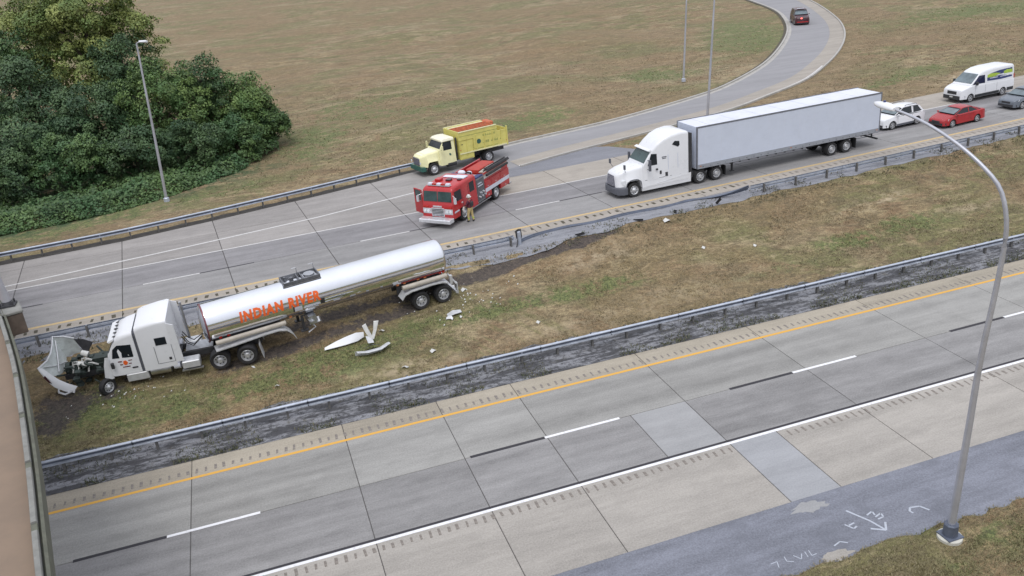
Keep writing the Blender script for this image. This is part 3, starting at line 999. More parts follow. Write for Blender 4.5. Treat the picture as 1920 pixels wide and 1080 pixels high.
def far_lamp(loc, top, label, head=True, bend=(0, 0), hd=(1, 0)):
    root = empty('lamp_pole', loc)
    tag(root, label, 'lamp pole')
    T = Vector(top) - Vector(loc)
    pts = [(0, 0, .25), tuple(T * .35 + Vector((bend[0] * .6, bend[1], 0))), tuple(T * .7 + Vector((bend[0], bend[1], 0))), tuple(T)]
    P = resample(pts, 14)
    MB().tube([tuple(p) for p in P], [.12 - .055 * k / 13 for k in range(14)], 10).build('pole', POLE, root, smooth=60)
    MB().loft([[(r * math.cos(a), r * math.sin(a), z) for a in [2 * math.pi * (k + .5) / 8 for k in range(8)]] for r, z in ((.24, 0), (.22, .3), (.16, .36))]).build('pole_base', GALV, root, smooth=30)
    if head:
        T2 = T
        MB().tube([tuple(T2 - Vector((0, 0, .1))), tuple(T2 + Vector((hd[0] * .12, hd[1] * .12, .05))), tuple(T2 + Vector((hd[0] * .5, hd[1] * .5, .1)))], [.06, .045, .035], 8).build('bracket', POLE, root, smooth=60)
        secs = []
        for k in range(7):
            t = k / 6
            w = .16 * math.sin(math.pi * (.15 + t * .75)) ** .6 + .02
            c = T2 + Vector((hd[0] * (.35 + .7 * t), hd[1] * (.35 + .7 * t), .12))
            pr = Vector((-hd[1], hd[0], 0))
            secs.append([c + pr * (w * math.cos(a)) + Vector((0, 0, .09 * math.sin(a))) for a in [2 * math.pi * q / 10 for q in range(10)]])
        MB().loft(secs).build('lamp_head', WHITE, root, smooth=60)
far_lamp((-6.66, 72.12, ZF - .05), (-6.0, 72.12, 13.95), 'leaning lamp pole with small head before the bushes', hd=(.75, -.66))
far_lamp((39.96, 68.5, ZF - .05), (40.75, 68.5, 14.3), 'lamp pole rising behind the white box trailer', hd=(-.3, -.95))
far_lamp((47.71, 86.91, ZF - .05), (48.3, 86.9, 13.9), 'slim lamp pole standing in the field grass by the ramp', hd=(-.3, -.95))

# ------------------------------------------------------------------ overpass at the left edge
def overpass():
    P = resample([(-3.2, 4.0), (-4.3, 10.5), (-5.88, 17.68), (-6.97, 23.01), (-8.23, 28.7), (-9.06, 31.99), (-10.19, 36.0), (-11.6, 40.6), (-14.2, 47.5), (-19.0, 58.5), (-26, 73)], 90)
    D = np.gradient(P, axis=0); D /= np.linalg.norm(D, axis=1)[:, None]
    N = np.stack([-D[:, 1], D[:, 0]], 1)          # to the left = onto the deck
    off = lambda d, i: (P[i][0] + N[i][0] * d, P[i][1] + N[i][1] * d)
    root = empty('overpass', (P[20][0], P[20][1], 0))
    o0 = Vector(root.location)
    tag(root, 'concrete overpass with a pale segmented parapet and reddish deck', 'bridge')
    def band(prof, name, mat, i0=0, i1=89, parent=root):
        secs = [[Vector((*off(d, i), z)) - o0 for d, z in prof] for i in range(i0, i1 + 1)]
        return MB().loft(secs).build(name, mat, parent, smooth=20)
    band([(.0, 7.32), (.0, 7.90), (.075, 7.94), (.075, 7.32)], 'fascia', CONCD)
    band([(.08, 7.30), (.08, 7.78), (.135, 7.80), (.135, 7.30)], 'ledge', CONCD)
    band([(.305, 7.10), (.305, 7.68), (7.5, 7.72), (7.5, 7.1)], 'deck', DECK)
    band([(.2, 6.9), (.2, 7.29), (7.4, 7.09), (7.4, 6.9)], 'deck_slab', CONC)
    for d in (.9, 3.2, 5.6):
        band([(d, 5.9), (d, 6.9), (d + .35, 6.9), (d + .35, 5.9)], 'girder', CONC)
    # parapet: separate coping lengths between square posts
    L = np.concatenate([[0], np.cumsum(np.linalg.norm(np.diff(P, axis=0), axis=1))])
    at = lambda u, d: (np.interp(u, L, P[:, 0] + N[:, 0] * d), np.interp(u, L, P[:, 1] + N[:, 1] * d))
    u, k = 0.4, 0
    while u < L[-1] - 4.4:
        secs = []
        for q in np.linspace(u + .2, u + 2.95, 5):
            secs.append([Vector((*at(q, d), z)) - o0 for d, z in ((.14, 7.2), (.14, 7.98), (.16, 8.02), (.275, 8.02), (.29, 7.98), (.295, 7.2))])
        MB().loft(secs).build('parapet_panel', CONC, root, smooth=20)
        secs = []
        for q in (u - .18, u + .18):
            secs.append([Vector((*at(q, d), z)) - o0 for d, z in ((.138, 7.2), (.138, 7.94), (.155, 7.97), (.28, 7.97), (.297, 7.94), (.30, 7.2))])
        MB().loft(secs).build('parapet_post', CONCD, root, smooth=20)
        u += 3.15
    # pilaster bump-out that carries the lamp pole, with its pier below
    a = math.atan2(D[42][1], D[42][0])
    c = Vector((-10.0, 35.95, 0))
    pr = empty('bridge_pilaster', c, a)
    tag(pr, 'brown stone pilaster on the overpass under the grey pole', 'pilaster')
    MB().box(-.62, .62, -.40, .40, 6.95, 7.80).build('shaft', STONE, pr, smooth=0, bevel=.03)
    MB().box(-.66, .66, -.44, .42, 7.804, 7.93).build('cap', CONC, pr, smooth=0, bevel=.03)
    pl = empty('bridge_lamp_pole', (-10.05, 36.2, 7.93))
    tag(pl, 'grey pole with dark base on the overpass pilaster', 'lamp pole')
    MB().tube([(0, 0, .12), (-.22, 0, 3), (-.5, 0, 7.5)], [.17, .15, .11], 12).build('pole', POLE, pl, smooth=60)
    mb = MB().box(-.3, .3, -.26, .26, 0, .07)
    mb.cyl((0, 0, .07), (0, 0, .2), .22, .18, 12)
    for sx in (-.22, .22):
        for sy in (-.19, .19): mb.cyl((sx, sy, .07), (sx, sy, .2), .035, n=6)
    mb.build('base_plate', DKSTEEL, pl, smooth=30)
    # abutment/piers carrying the deck where the picture cannot see
    for i in (6, 60):
        q = empty('bridge_pier', (*off(3.8, i), 0), math.atan2(D[i][1], D[i][0]))
        tag(q, 'concrete bridge pier under the overpass at the near road end' if i == 6 else 'concrete bridge pier under the overpass beyond the far road', 'bridge pier')
        for yy in (-2.4, 0, 2.4): MB().cyl((0, yy, -.3), (0, yy, 5.2), .45, n=16).build('column', CONC, q, smooth=50)
        MB().box(-.5, .5, -3.2, 3.2, 5.2, 5.9).build('pier_cap', CONC, q, smooth=0, bevel=.03)
overpass()

# ------------------------------------------------------------------ vegetation
def quad_cloud(name, C, U, W, tone, mat, extra=None, tri=False):
    n = len(C)
    if tri:
        V = np.stack([C - U, C + U, C + W], 1).reshape(-1, 3)
        F = np.arange(n * 3).reshape(n, 3)
    else:
        V = np.stack([C - W * .5, C + U * .55, C + W * .6, C - U * .55], 1).reshape(-1, 3)
        F = np.arange(n * 4).reshape(n, 4)
    me = bpy.data.meshes.new(name)
    fill_mesh(me, V, F)
    a = me.attributes.new('tone', 'FLOAT', 'FACE')
    a.data.foreach_set('value', tone.astype(np.float32))
    for k, v in (extra or {}).items():
        b = me.attributes.new(k, 'FLOAT', 'FACE')
        b.data.foreach_set('value', v.astype(np.float32))
    me.materials.append(mat)
    return me

def unit(v): return v / np.maximum(1e-6, np.linalg.norm(v, axis=1))[:, None]

def crown_cloud(name, ells, mat, n, leaf=.2, clumps=26, seed=0, droop=.3):
    """ells: ellipsoids (cx,cy,cz,rx,ry,rz) in local space; leaves sit on bumpy clumps spread over and through them"""
    g = np.random.default_rng(seed)
    Cs, Us, Ws, Ts = [], [], [], []
    tot = sum(e[3] * e[4] + e[3] * e[5] for e in ells)
    for cx, cy, cz, rx, ry, rz in ells:
        m = int(n * (rx * ry + rx * rz) / tot)
        d = unit(g.normal(size=(clumps, 3)))
        d[:, 2] = np.where(g.random(clumps) < .72, np.abs(d[:, 2]), -np.abs(d[:, 2]) * .8)
        rad = g.uniform(.62, 1.0, clumps)
        cc = np.array([cx, cy, cz]) + d * np.array([rx, ry, rz]) * rad[:, None]
        cr = g.uniform(.20, .42, clumps) * min(rx, ry, rz * 1.2)
        ctone = g.uniform(.0, .8, clumps)
        w = cr ** 2; w /= w.sum()
        k = g.choice(clumps, m, p=w)
        dd = unit(g.normal(size=(m, 3)))
        dd[:, 2] = np.where(g.random(m) < .6, np.abs(dd[:, 2]), dd[:, 2])
        r = g.uniform(.65, 1.12, m) ** .7
        C = cc[k] + dd * (cr[k] * r)[:, None] * np.array([1.1, 1.1, .85])
        C[:, 2] = np.maximum(C[:, 2], .05)
        out = unit(dd * .8 + d[k] * .6 + np.array([0, 0, .35]) + g.normal(size=(m, 3)) * .55)
        u = unit(np.cross(out, g.normal(size=(m, 3))))
        v = np.cross(out, u)
        v[:, 2] -= droop
        s = leaf * g.uniform(.55, 1.35, m)
        Cs.append(C); Us.append(u * (s * .8)[:, None]); Ws.append(unit(v) * (s * 1.25)[:, None])
        Ts.append(np.clip(ctone[k] + g.uniform(-.15, .45, m), 0, 1))
        ns, nl = clumps * 3, 12                       # loose shoots that break the outline
        ks = g.choice(clumps, ns)
        dr = unit(d[ks] + g.normal(size=(ns, 3)) * .5 + np.array([0, 0, .45]))
        ln = cr[ks] * g.uniform(1.1, 2.0, ns)
        tt = np.linspace(.45, 1, nl)
        C = (cc[ks][:, None, :] + dr[:, None, :] * (ln[:, None] * tt)[:, :, None])
        C[:, :, 2] -= (tt ** 2)[None, :] * (ln * .38)[:, None]
        C = C.reshape(-1, 3) + g.normal(size=(ns * nl, 3)) * leaf * .5
        C[:, 2] = np.maximum(C[:, 2], .05)
        m2 = ns * nl
        out = unit(g.normal(size=(m2, 3)) + np.array([0, 0, .6]))
        u = unit(np.cross(out, g.normal(size=(m2, 3))))
        v = np.cross(out, u)
        s = leaf * g.uniform(.5, 1.15, m2)
        Cs.append(C); Us.append(u * (s * .8)[:, None]); Ws.append(v * (s * 1.3)[:, None])
        Ts.append(np.clip(np.repeat(ctone[ks], nl) + g.uniform(.0, .6, m2), 0, 1))
    return quad_cloud(name, np.concatenate(Cs), np.concatenate(Us), np.concatenate(Ws), np.concatenate(Ts), mat)

def bush(name, x, y, h, rx, ry, mat, label, n, seed, cat='bush', leaf=.2, lobes=4, trunk_h=None):
    g = random.Random(seed)
    root = empty(name, (x, y, ZF - .05))
    tag(root, label, cat, 'bushes and trees on the far verge')
    ells = [(0, 0, h * .50, rx * .85, ry * .85, h * .44)]
    for k in range(lobes):
        a = 2 * math.pi * (k + g.random() * .7) / lobes
        hh = h * g.uniform(.28, .62)
        ells.append((rx * .55 * math.cos(a), ry * .55 * math.sin(a), hh, rx * g.uniform(.42, .6), ry * g.uniform(.42, .6), h * g.uniform(.24, .36)))
    me = crown_cloud('crown', ells, mat, n, leaf, seed=seed)
    link('crown', me, parent=root)
    mb = MB()
    th = trunk_h or h * .8
    mb.tube([(0, 0, -.1), (.08, .05, th * .4), (-.05, .1, th * .75), (.05, 0, th)], [h * .022 + .05, h * .016 + .04, h * .01 + .02, .02], 7)
    for k in range(6):
        a = 2 * math.pi * (k + g.random()) / 6
        z0 = th * g.uniform(.12, .5)
        e = (rx * .65 * math.cos(a), ry * .65 * math.sin(a), z0 + h * g.uniform(.2, .4))
        mb.tube([(0, 0, z0), (e[0] * .5, e[1] * .5, z0 + (e[2] - z0) * .65), e], [h * .010 + .02, h * .006 + .015, .012], 5)
    mb.build('trunk', BARK, root, smooth=60)
    return root
BUSH = [
    ('tree', -13.4, 105, 18.5, 6.6, 5.0, LEAF_O, 'tall olive yellow tree at the back of the thicket', 42000, 0.203, 'tree'),
    ('tree', -10.2, 101, 12.2, 3.8, 3.5, LEAF_B, 'dark feathery tree between the yellow tree and lamp head', 15300, 0.187, 'tree'),
    ('tree', -23.5, 104, 15.0, 6.0, 5.0, LEAF, 'tall dark tree at the far left corner of the thicket', 13600, 0.203, 'tree'),
    ('tree', -18.0, 93, 10.5, 4.6, 4.0, LEAF_B, 'dark rounded tree left of the olive yellow tree', 15300, 0.187, 'tree'),
    ('tree', -19.5, 114, 17.0, 6.0, 5.0, LEAF_O, 'olive tree behind at the top left corner', 22000, .2, 'tree'),
    ('bush', 1.2, 90.5, 5.2, 2.4, 2.4, LEAF_O, 'straw olive shrub behind the right end of the thicket', 6000, .15, 'bush'),
    ('bush', -12.6, 85.5, 8.6, 4.2, 3.6, LEAF_B, 'dark broad bush under the olive yellow tree', 18700, 0.172, 'bush'),
    ('bush', -19.5, 82.5, 7.6, 4.4, 3.6, LEAF_B, 'dark bush at the left edge, half way up', 15300, 0.172, 'bush'),
    ('bush', -6.6, 86.5, 9.6, 4.2, 3.6, LEAF_L, 'bright vine-covered mound just left of the lamp pole top', 22100, 0.156, 'bush'),
    ('bush', -2.6, 88.5, 9.4, 3.4, 3.4, LEAF, 'tall green mound right behind the lamp pole', 18700, 0.156, 'bush'),
    ('bush', .8, 87.5, 7.0, 3.0, 3.2, LEAF_L, 'vine-covered mound sloping down towards the field', 17000, 0.156, 'bush'),
    ('bush', 2.9, 86.5, 3.9, 1.9, 2.2, LEAF, 'low round bush at the right tip of the thicket', 7650, 0.140, 'bush'),
    ('bush', -8.9, 79.0, 5.2, 3.4, 2.7, LEAF_B, 'deep shaded bush left of the lamp pole middle', 13600, 0.156, 'bush'),
    ('bush', -13.9, 78.5, 5.6, 3.5, 2.7, LEAF, 'rounded bush in the second row near the left side', 13600, 0.156, 'bush'),
    ('bush', -19.2, 77.5, 5.0, 3.3, 2.6, LEAF_B, 'low dark bush at the left edge above the lower verge', 11900, 0.156, 'bush'),
    ('bush', -4.2, 81.0, 4.6, 2.9, 2.5, LEAF_B, 'dark bush just right of the lamp pole middle', 13600, 0.148, 'bush'),
    ('bush', -.6, 82.6, 4.2, 2.6, 2.2, LEAF, 'front bush below the sloping vine mound', 11900, 0.148, 'bush'),
]
for i, (nm, x, y, h, rx, ry, m, lab, n, lf, cat) in enumerate(BUSH):
    bush(nm, x, y, h, rx, ry, m, lab, n, 100 + i, cat, lf, lobes=5 if h > 6 else 4)

def ground_cover():
    g = np.random.default_rng(5)
    n = 26000
    pts = []
    X = g.uniform(-26, 3.2, n * 3)
    front = np.interp(X, [-26, -17.5, -14, -9.9, -6.5, -2.6, 1.4, 3.4], [69.5, 70.2, 70.6, 71.6, 73.2, 76.2, 80.8, 84.5])
    Y = front + g.random(n * 3) ** 1.3 * 8.5
    keep = vnoise(X, Y, .5, 77) + np.clip((Y - front) / 2.5, 0, 1) * .6 > .42
    X, Y, front = X[keep][:n], Y[keep][:n], front[keep][:n]
    n = len(X)
    hgt = (.35 + .9 * vnoise(X, Y, .45, 78) + .5 * vnoise(X, Y, 1.3, 79)) * np.clip((Y - front) / 1.5 + .15, .12, 1)
    Z = ZF - .05 + hgt * np.sqrt(g.random(n))
    C = np.stack([X, Y, Z], 1)
    nr = unit(np.stack([g.normal(size=n) * .6, g.normal(size=n) * .6 - .35, np.ones(n)], 1))
    u = unit(np.cross(nr, g.normal(size=(n, 3))))
    v = np.cross(nr, u)
    s = .19 * g.uniform(.5, 1.4, n)
    me = quad_cloud('ground_cover', C, u * s[:, None] * .8, v * s[:, None] * 1.2, np.clip(vnoise(X, Y, .6, 80) * .7 + g.uniform(-.2, .4, n), 0, 1), LEAF)
    tag(link('ground_cover', me), 'low creeping green vines in front of the thicket', 'ground cover', kind='stuff')
ground_cover()

def grass_tufts(name, label, X, Y, Z, green, size, seed, mat=BLADE):
    g = np.random.default_rng(seed)
    k = 3
    n = len(X)
    X, Y, Z, green = (np.repeat(a, k) for a in (X, Y, Z, green))
    N = n * k
    a = g.uniform(0, 2 * math.pi, N)
    lean = g.uniform(.25, 1.1, N)
    h = size * g.uniform(.5, 1.4, N)
    C = np.stack([X + g.normal(size=N) * .05, Y + g.normal(size=N) * .05, Z - .01], 1)
    W = np.stack([np.cos(a) * lean * h, np.sin(a) * lean * h, h], 1)
    U = np.stack([-np.sin(a), np.cos(a), np.zeros(N)], 1) * (h * g.uniform(.14, .3, N))[:, None]
    tone = np.clip(g.uniform(0, 1, N), 0, 1)
    me = quad_cloud(name, C, U, W, tone, mat, {'green': np.clip(green * g.uniform(.5, 1.4, N), 0, 1)}, tri=True)
    tag(link(name, me), label, 'grass', kind='stuff')
def sample_grass():
    g = np.random.default_rng(9)
    # median
    n = 52000
    X = g.uniform(-13, 62, n)
    lo = np.full(n, 37.1)
    hi = y_inner(X) + .25
    Y = lo + (hi - lo) * g.random(n)
    gr, so, we, pa = masks(X, Y)
    k = (so < .35) & (vnoise(X, Y, .9, 50) + gr * .6 + g.random(n) * .4 > .62)
    grass_tufts('grass', 'short dry and green grass on the median strip', X[k], Y[k], tz(X[k], Y[k]), gr[k] * .7, .07, 1)
    # weeds in the near strip and along the pavement edges
    n = 9000
    X = g.uniform(-12, 50, n)
    Y = 34.7 + g.random(n) ** 1.6 * 2.9
    k = vnoise(X, Y, .8, 51) + (Y < 35.3) * .16 + (Y > 36.9) * .25 > .60
    grass_tufts('weeds', 'scattered low weeds along the near asphalt strip', X[k], Y[k], tz(X[k], Y[k]) + .02, g.uniform(.3, 1.0, k.sum()), .085, 2, WEED)
    n = 5000
    s = g.uniform(-24, 62, n)
    t = -2.2 - g.random(n) * 2.3
    P = np.array([far(a, b) for a, b in zip(s, t)])
    k = (vnoise(s, t, .9, 52) > .60) | ((t < -3.7) & (g.random(n) < .5))
    grass_tufts('weeds', 'weeds sprouting on the far drain strip', P[k, 0], P[k, 1], np.maximum(tz(P[k, 0], P[k, 1]), ZF - .5) + .03, g.uniform(.1, .9, k.sum()), .10, 3, WEED)
    # field
    n = 60000
    X = g.uniform(-6, 112, n)
    Y = 66 + g.random(n) * 66
    dr = seg_dist(X, Y, [tuple(p) for p in RC[::4]])
    xs_ = np.clip(X, -70, 110)
    t_far = Y - (YF + math.sin(TH) * xs_ + CV * xs_ ** 2)
    on = (t_far > np.where(X < 24, 20.8, np.where(X < 34, 99, 12.3))) & (dr > 5.4) & ~((X > 17) & (X < 34) & (t_far < 26) & (dr < 7))
    gr, so, we, pa = masks(X, Y)
    k = on & (vnoise(X, Y, .5, 53) + vnoise(X, Y, 1.7, 54) > .85) & (g.random(n) < np.clip((122 - Y) / 42, 0, 1))
    X, Y, gr = X[k], Y[k], gr[k]
    fr = np.clip((t_far[k] - 21) / 10, 0, 1) * np.clip((dr[k] - 7) / 8, 0, 1)
    Z = ZF - .05 + fr * ((vnoise(X, Y, .06, 8) - .5) * 1.1 + (vnoise(X, Y, .35, 9) - .5) * .25)
    grass_tufts('grass', 'mown straw coloured grass on the field beyond', X, Y, Z, gr * .8, .11, 4)
    # foreground corner
    n = 40000
    X = g.uniform(8, 30, n)
    Y = 12.5 + g.random(n) * 6.2
    edge = 18.72 + (vnoise(X, X * 0, .35, 21) - .5) * .7 + (vnoise(X, X * 0, 1.9, 22) - .5) * .3
    k = (Y < edge) & (np.hypot(X - 19.7, Y - 17.95) > .5)
    gr = masks(X, Y)[0]
    grass_tufts('grass', 'rough foreground grass around the lamp footing', X[k], Y[k], np.full(k.sum(), .03), np.clip(gr[k] + .15, 0, 1), .06, 6)
sample_grass()

def added_treeline():
    # unseen woods added behind the camera to darken the tank's reflected horizon
    g = np.random.default_rng(61)
    n = 26000
    a = np.radians(g.uniform(185, 355, n))
    r = g.uniform(210, 260, n)
    X, Y = 10 + r * np.cos(a), 20 + r * np.sin(a)
    top = 11 + 9 * vnoise(X, Y, .06, 62) + 4 * vnoise(X, Y, .2, 63)
    Z = top * g.random(n) ** .6
    nr = unit(np.stack([-np.cos(a) + g.normal(size=n) * .6, -np.sin(a) + g.normal(size=n) * .6, .5 + g.random(n)], 1))
    u = unit(np.cross(nr, g.normal(size=(n, 3))))
    v = np.cross(nr, u)
    me = quad_cloud('added_treeline', np.stack([X, Y, Z], 1), u * 1.3, v * 1.9, g.random(n), LEAF)
    tag(link('added_treeline', me), 'unseen dark woods added behind the viewpoint for the tank reflection', 'woods', kind='stuff')
added_treeline()
# ------------------------------------------------------------------ wheels
WCACHE = {}
def wheel(parent, x, y, r, w, side, style='steel', inner=False, rz=0.0, z=None, steer=0.0):
    key = (round(r, 3), round(w, 3), style)
    if key not in WCACHE:
        t = MB().lathe([(r * .62, -w / 2), (r * .93, -w / 2), (r, -w / 2 + .05 * w / .25), (r, w / 2 - .05 * w / .25), (r * .93, w / 2), (r * .64, w / 2 - .005), (r * .60, w / 2 - .02), (r * .60, -w / 2)], 26)
        rim = MB()
        if style == 'front':        # convex hub, hand holes
            rim.lathe([(r * .62, w / 2 - .01), (r * .60, w / 2 + .004), (r * .56, w / 2 - .03), (r * .50, w / 2 - .05), (r * .34, w / 2 - .03), (r * .26, w / 2 + .0), (r * .2, w / 2 + .04), (r * .14, w / 2 + .06), (0, w / 2 + .06)], 20)
            nh, rh, hy, hs = 8, r * .43, w / 2 - .035, r * .07
        elif style == 'dual':       # deep dish
            rim.lathe([(r * .62, w / 2 - .01), (r * .60, w / 2 + .004), (r * .57, w / 2 - .05), (r * .53, w / 2 - .12), (r * .30, w / 2 - .14), (r * .28, w / 2 - .05), (r * .22, w / 2 - .02), (r * .2, w / 2 + .02), (0, w / 2 + .02)], 20)
            nh, rh, hy, hs = 8, r * .42, w / 2 - .125, r * .07
        else:                       # car alloy
            rim.lathe([(r * .68, w / 2 - .005), (r * .64, w / 2 + .004), (r * .60, w / 2 - .03), (r * .2, w / 2 - .015), (0, w / 2 - .01)], 20)
            nh, rh, hy, hs = 5, r * .42, w / 2 - .018, r * .13
        rim.mat(1)
        for k in range(nh):
            a = 2 * math.pi * (k + .3) / nh
            c = (rh * math.cos(a), rh * math.sin(a))
            q = [(c[0] + hs * math.cos(b), hy + .012, c[1] + hs * math.sin(b)) for b in [2 * math.pi * j / 7 for j in range(7)]]
            rim.poly(q)
        WCACHE[key] = (t, rim)
    hub = MB().cyl((0, -w / 2, 0), (0, w / 2 - .15 if style == 'dual' else w / 2 - .05, 0), r * .2, n=12).build('wheel', DKSTEEL, parent, smooth=40)
    rmat = {'front': ALU_RIM, 'dual': ALU_RIM, 'car': ALU_RIM}[style]
    if (key, 'me') not in WCACHE:
        a = WCACHE[key][0].build('tyre', BLACK, hub, smooth=40)
        b = WCACHE[key][1].build('rim', [rmat, DKSTEEL], hub, smooth=40)
        WCACHE[(key, 'me')] = (a.data, b.data)
    else:
        link('tyre', WCACHE[(key, 'me')][0], parent=hub)
        link('rim', WCACHE[(key, 'me')][1], parent=hub)
    hub.location = (x, y - side * w / 2, r if z is None else z)
    hub.rotation_euler = (0, 0, (0 if side > 0 else math.pi) + steer)
    return hub
ALU_RIM = pmat('wheel_alloy', (.58, .59, .61), .4, .5, var=.15, scale=3, dirt=.2)

def axle_pair(parent, x, yo, r=.51, style='dual', w=.56):
    wheel(parent, x, yo, r, w, 1, style)
    wheel(parent, x, -yo, r, w, -1, style)

# ------------------------------------------------------------------ white semi tractor
def white_tractor():
    a = R_(180 + 3.2)
    root = empty('semi_tractor', (23.52, 53.35, ZF), a)
    tag(root, 'white sleeper semi tractor with high roof fairing hauling the white box trailer', 'semi truck')
    hood = [(-.10, .80, 1.55, .74, .60, .16), (-.28, .72, 1.72, .96, .76, .2), (-.62, .62, 1.84, 1.10, .82, .24), (-.70, 1.02, 1.86, 1.14, .84, .24), (-.78, 1.16, 1.88, 1.16, .86, .24), (-1.25, 1.18, 1.96, 1.18, .92, .24), (-1.72, 1.16, 2.03, 1.19, .98, .22), (-1.80, .62, 2.04, 1.2, 1.0, .22), (-2.05, .55, 2.08, 1.22, 1.04, .2)]
    h = rloft(hood).build('hood', WHITE, root, smooth=50)
    for s in (-1, 1):
        q = MB(); q.hexa([(-.35, s * .60, 1.60), (-1.95, s * .86, 1.90), (-1.95, s * .83, 1.90), (-.35, s * .57, 1.60), (-.35, s * .60, 1.755), (-1.95, s * .86, 2.055), (-1.95, s * .83, 2.065), (-.35, s * .57, 1.765)]); q.build('hood_shadow_line', WHITE3, h, smooth=0)  # raised line in duller white, a hood shadow put into the colour
        q = MB(); q.tube([(-.64, s * 1.125, .70), (-.72, s * 1.17, 1.05), (-.95, s * 1.19, 1.22), (-1.25, s * 1.20, 1.26), (-1.55, s * 1.20, 1.22), (-1.78, s * 1.21, 1.05), (-1.84, s * 1.215, .66)], .028, 6); q.build('wheel_arch', PLASTIC, h, smooth=50)
    b = rloft([(.06, .34, .74, .62, .6, .1), (-.12, .28, .80, .98, .96, .14), (-.45, .28, .82, 1.19, 1.17, .12), (-.74, .3, .80, 1.22, 1.2, .1)])
    b.build('bumper', PLASTIC, root, smooth=45)
    g = MB()
    g.hexa([(.02, -.56, .82), (-.02, .56, .82), (-.2, .56, .82), (-.2, -.56, .82), (-.09, -.46, 1.56), (-.09, .46, 1.56), (-.24, .46, 1.56), (-.24, -.46, 1.56)])
    gr = g.build('grille', GRILLE, root, smooth=0, bevel=.02)
    for k in range(7):
        z = .90 + .09 * k
        MB().box(-.06 - .012 * k + .04, -.0 - .012 * k + .02 + .02, -.50 + .012 * k, .50 - .012 * k, z, z + .03).build('grille_bar', CHROME, gr, smooth=0)
    for s in (-1, 1):
        q = MB().hexa([(-.16, s * .70, .92), (-.62, s * 1.13, .92), (-.62, s * 1.0, .92), (-.2, s * .65, .92), (-.22, s * .72, 1.20), (-.62, s * 1.125, 1.28), (-.66, s * .98, 1.28), (-.28, s * .66, 1.22)])
        q.build('headlight', LAMP, root, smooth=0)
        m = MB().tube([(-.75, s * .92, 1.80), (-.62, s * 1.02, 2.05), (-.62, s * 1.06, 2.18)], .018, 6)
        m.box(-.66, -.56, s * 1.06 - .08, s * 1.06 + .08, 2.05, 2.36)
        m.build('hood_mirror', PLASTIC, root, smooth=30)
        m = MB().box(-2.42, -2.28, s * 1.46 - .09, s * 1.46 + .09, 1.72, 2.5)
        m.tube([(-2.3, s * 1.18, 2.42), (-2.3, s * 1.42, 2.44)], .025, 6).tube([(-2.3, s * 1.18, 1.8), (-2.3, s * 1.42, 1.8)], .025, 6)
        m.build('side_mirror', PLASTIC, root, smooth=30, bevel=.02)
    cab = [(-1.98, .62, 2.02, 1.21, 1.05, .14), (-2.1, .58, 2.16, 1.225, 1.08, .14), (-2.72, .58, 2.92, 1.235, 1.0, .22), (-2.80, .58, 3.05, 1.235, 1.0, .24), (-3.2, .58, 3.45, 1.235, 1.02, .3), (-3.7, .58, 3.76, 1.235, 1.08, .3), (-4.3, .58, 3.94, 1.235, 1.14, .26), (-5.0, .58, 4.0, 1.235, 1.19, .22), (-5.45, .58, 3.96, 1.235, 1.2, .2), (-5.55, .6, 3.90, 1.22, 1.19, .18)]
    c = rloft(cab, 4).build('cab', WHITE, root, smooth=50)
    ws = MB()
    for y0, y1 in ((-1.0, -.01), (.01, 1.0)):
        k = .9
        ws.plate([(-2.13, y0, 2.20), (-2.13, y1, 2.20), (-2.66, y1 * k, 2.85), (-2.66, y0 * k, 2.85)], (.78, 0, .64), .016)
    ws.build('windshield', GLASS2, root, smooth=0)
    MB().loft([[(-2.62, -1.0, 2.93), (-2.62, 1.0, 2.93), (-2.75, 1.0, 2.99), (-2.75, -1.0, 2.99)], [(-2.50, -.98, 2.98), (-2.50, .98, 2.98), (-2.72, .98, 3.06), (-2.72, -.98, 3.06)]]).build('sun_visor', WHITE, root, smooth=0)
    for s in (-1, 1):
        p = MB(); side_panel(p, cab, [(-2.38, 1.98), (-3.12, 1.98), (-3.12, 2.72), (-2.72, 2.76)], s); p.build('side_window', GLASS, root, smooth=0)
        p = MB(); side_panel(p, cab, [(-4.28, 3.2), (-4.75, 2.98), (-4.86, 3.10), (-4.84, 3.36), (-4.5, 3.42)], s); p.build('sleeper_window', GLASS, root, smooth=0)
        d = MB(); side_panel(d, cab, [(-2.3, .98), (-3.2, .98), (-3.2, 1.97), (-2.3, 1.97)], s, .008); dd = d.build('door', WHITE, root, smooth=0)
        MB().box(-3.1, -2.95, s * 1.235 - .01, s * 1.26, 1.62, 1.74).build('handle', DKSTEEL, dd, smooth=0)
        q = MB(); side_panel(q, cab, [(-3.28, 1.28), (-3.42, 1.28), (-3.42, 1.52), (-3.28, 1.52)], s, .014); q.build('vent', DKSTEEL, root, smooth=0)
        q = MB(); side_panel(q, cab, [(-3.7, 1.06), (-3.9, 1.06), (-3.9, 1.34), (-3.7, 1.34)], s, .014); q.build('fuel_cap', DKSTEEL, root, smooth=0)
        q = MB()
        for k, (dx, dz, wv) in enumerate(((0, .1, .34), (.02, 0, .28))):
            side_panel(q, cab, [(-3.5 - dx, 2.3 + dz), (-3.5 - dx - wv, 2.3 + dz), (-3.5 - dx - wv, 2.36 + dz), (-3.5 - dx, 2.36 + dz)], s, .006)
        q.build('door_marking', PLASTIC, root, smooth=0)
        for z0, x0, x1 in ((1.02, -2.1, -5.5),):
            q = MB(); side_panel(q, cab, [(x0, z0), (x1, z0), (x1, z0 + .025), (x0, z0 + .025)], s, .006); q.build('seam', PLASTIC, root, smooth=0)
        q = MB(); side_panel(q, cab, [(-3.95, 1.5), (-3.98, 1.5), (-3.98, 2.55), (-3.95, 2.55)], s, .004); side_panel(q, cab, [(-4.7, 1.5), (-4.73, 1.5), (-4.73, 2.55), (-4.7, 2.55)], s, .004); q.build('seam', WHITE2, root, smooth=0)
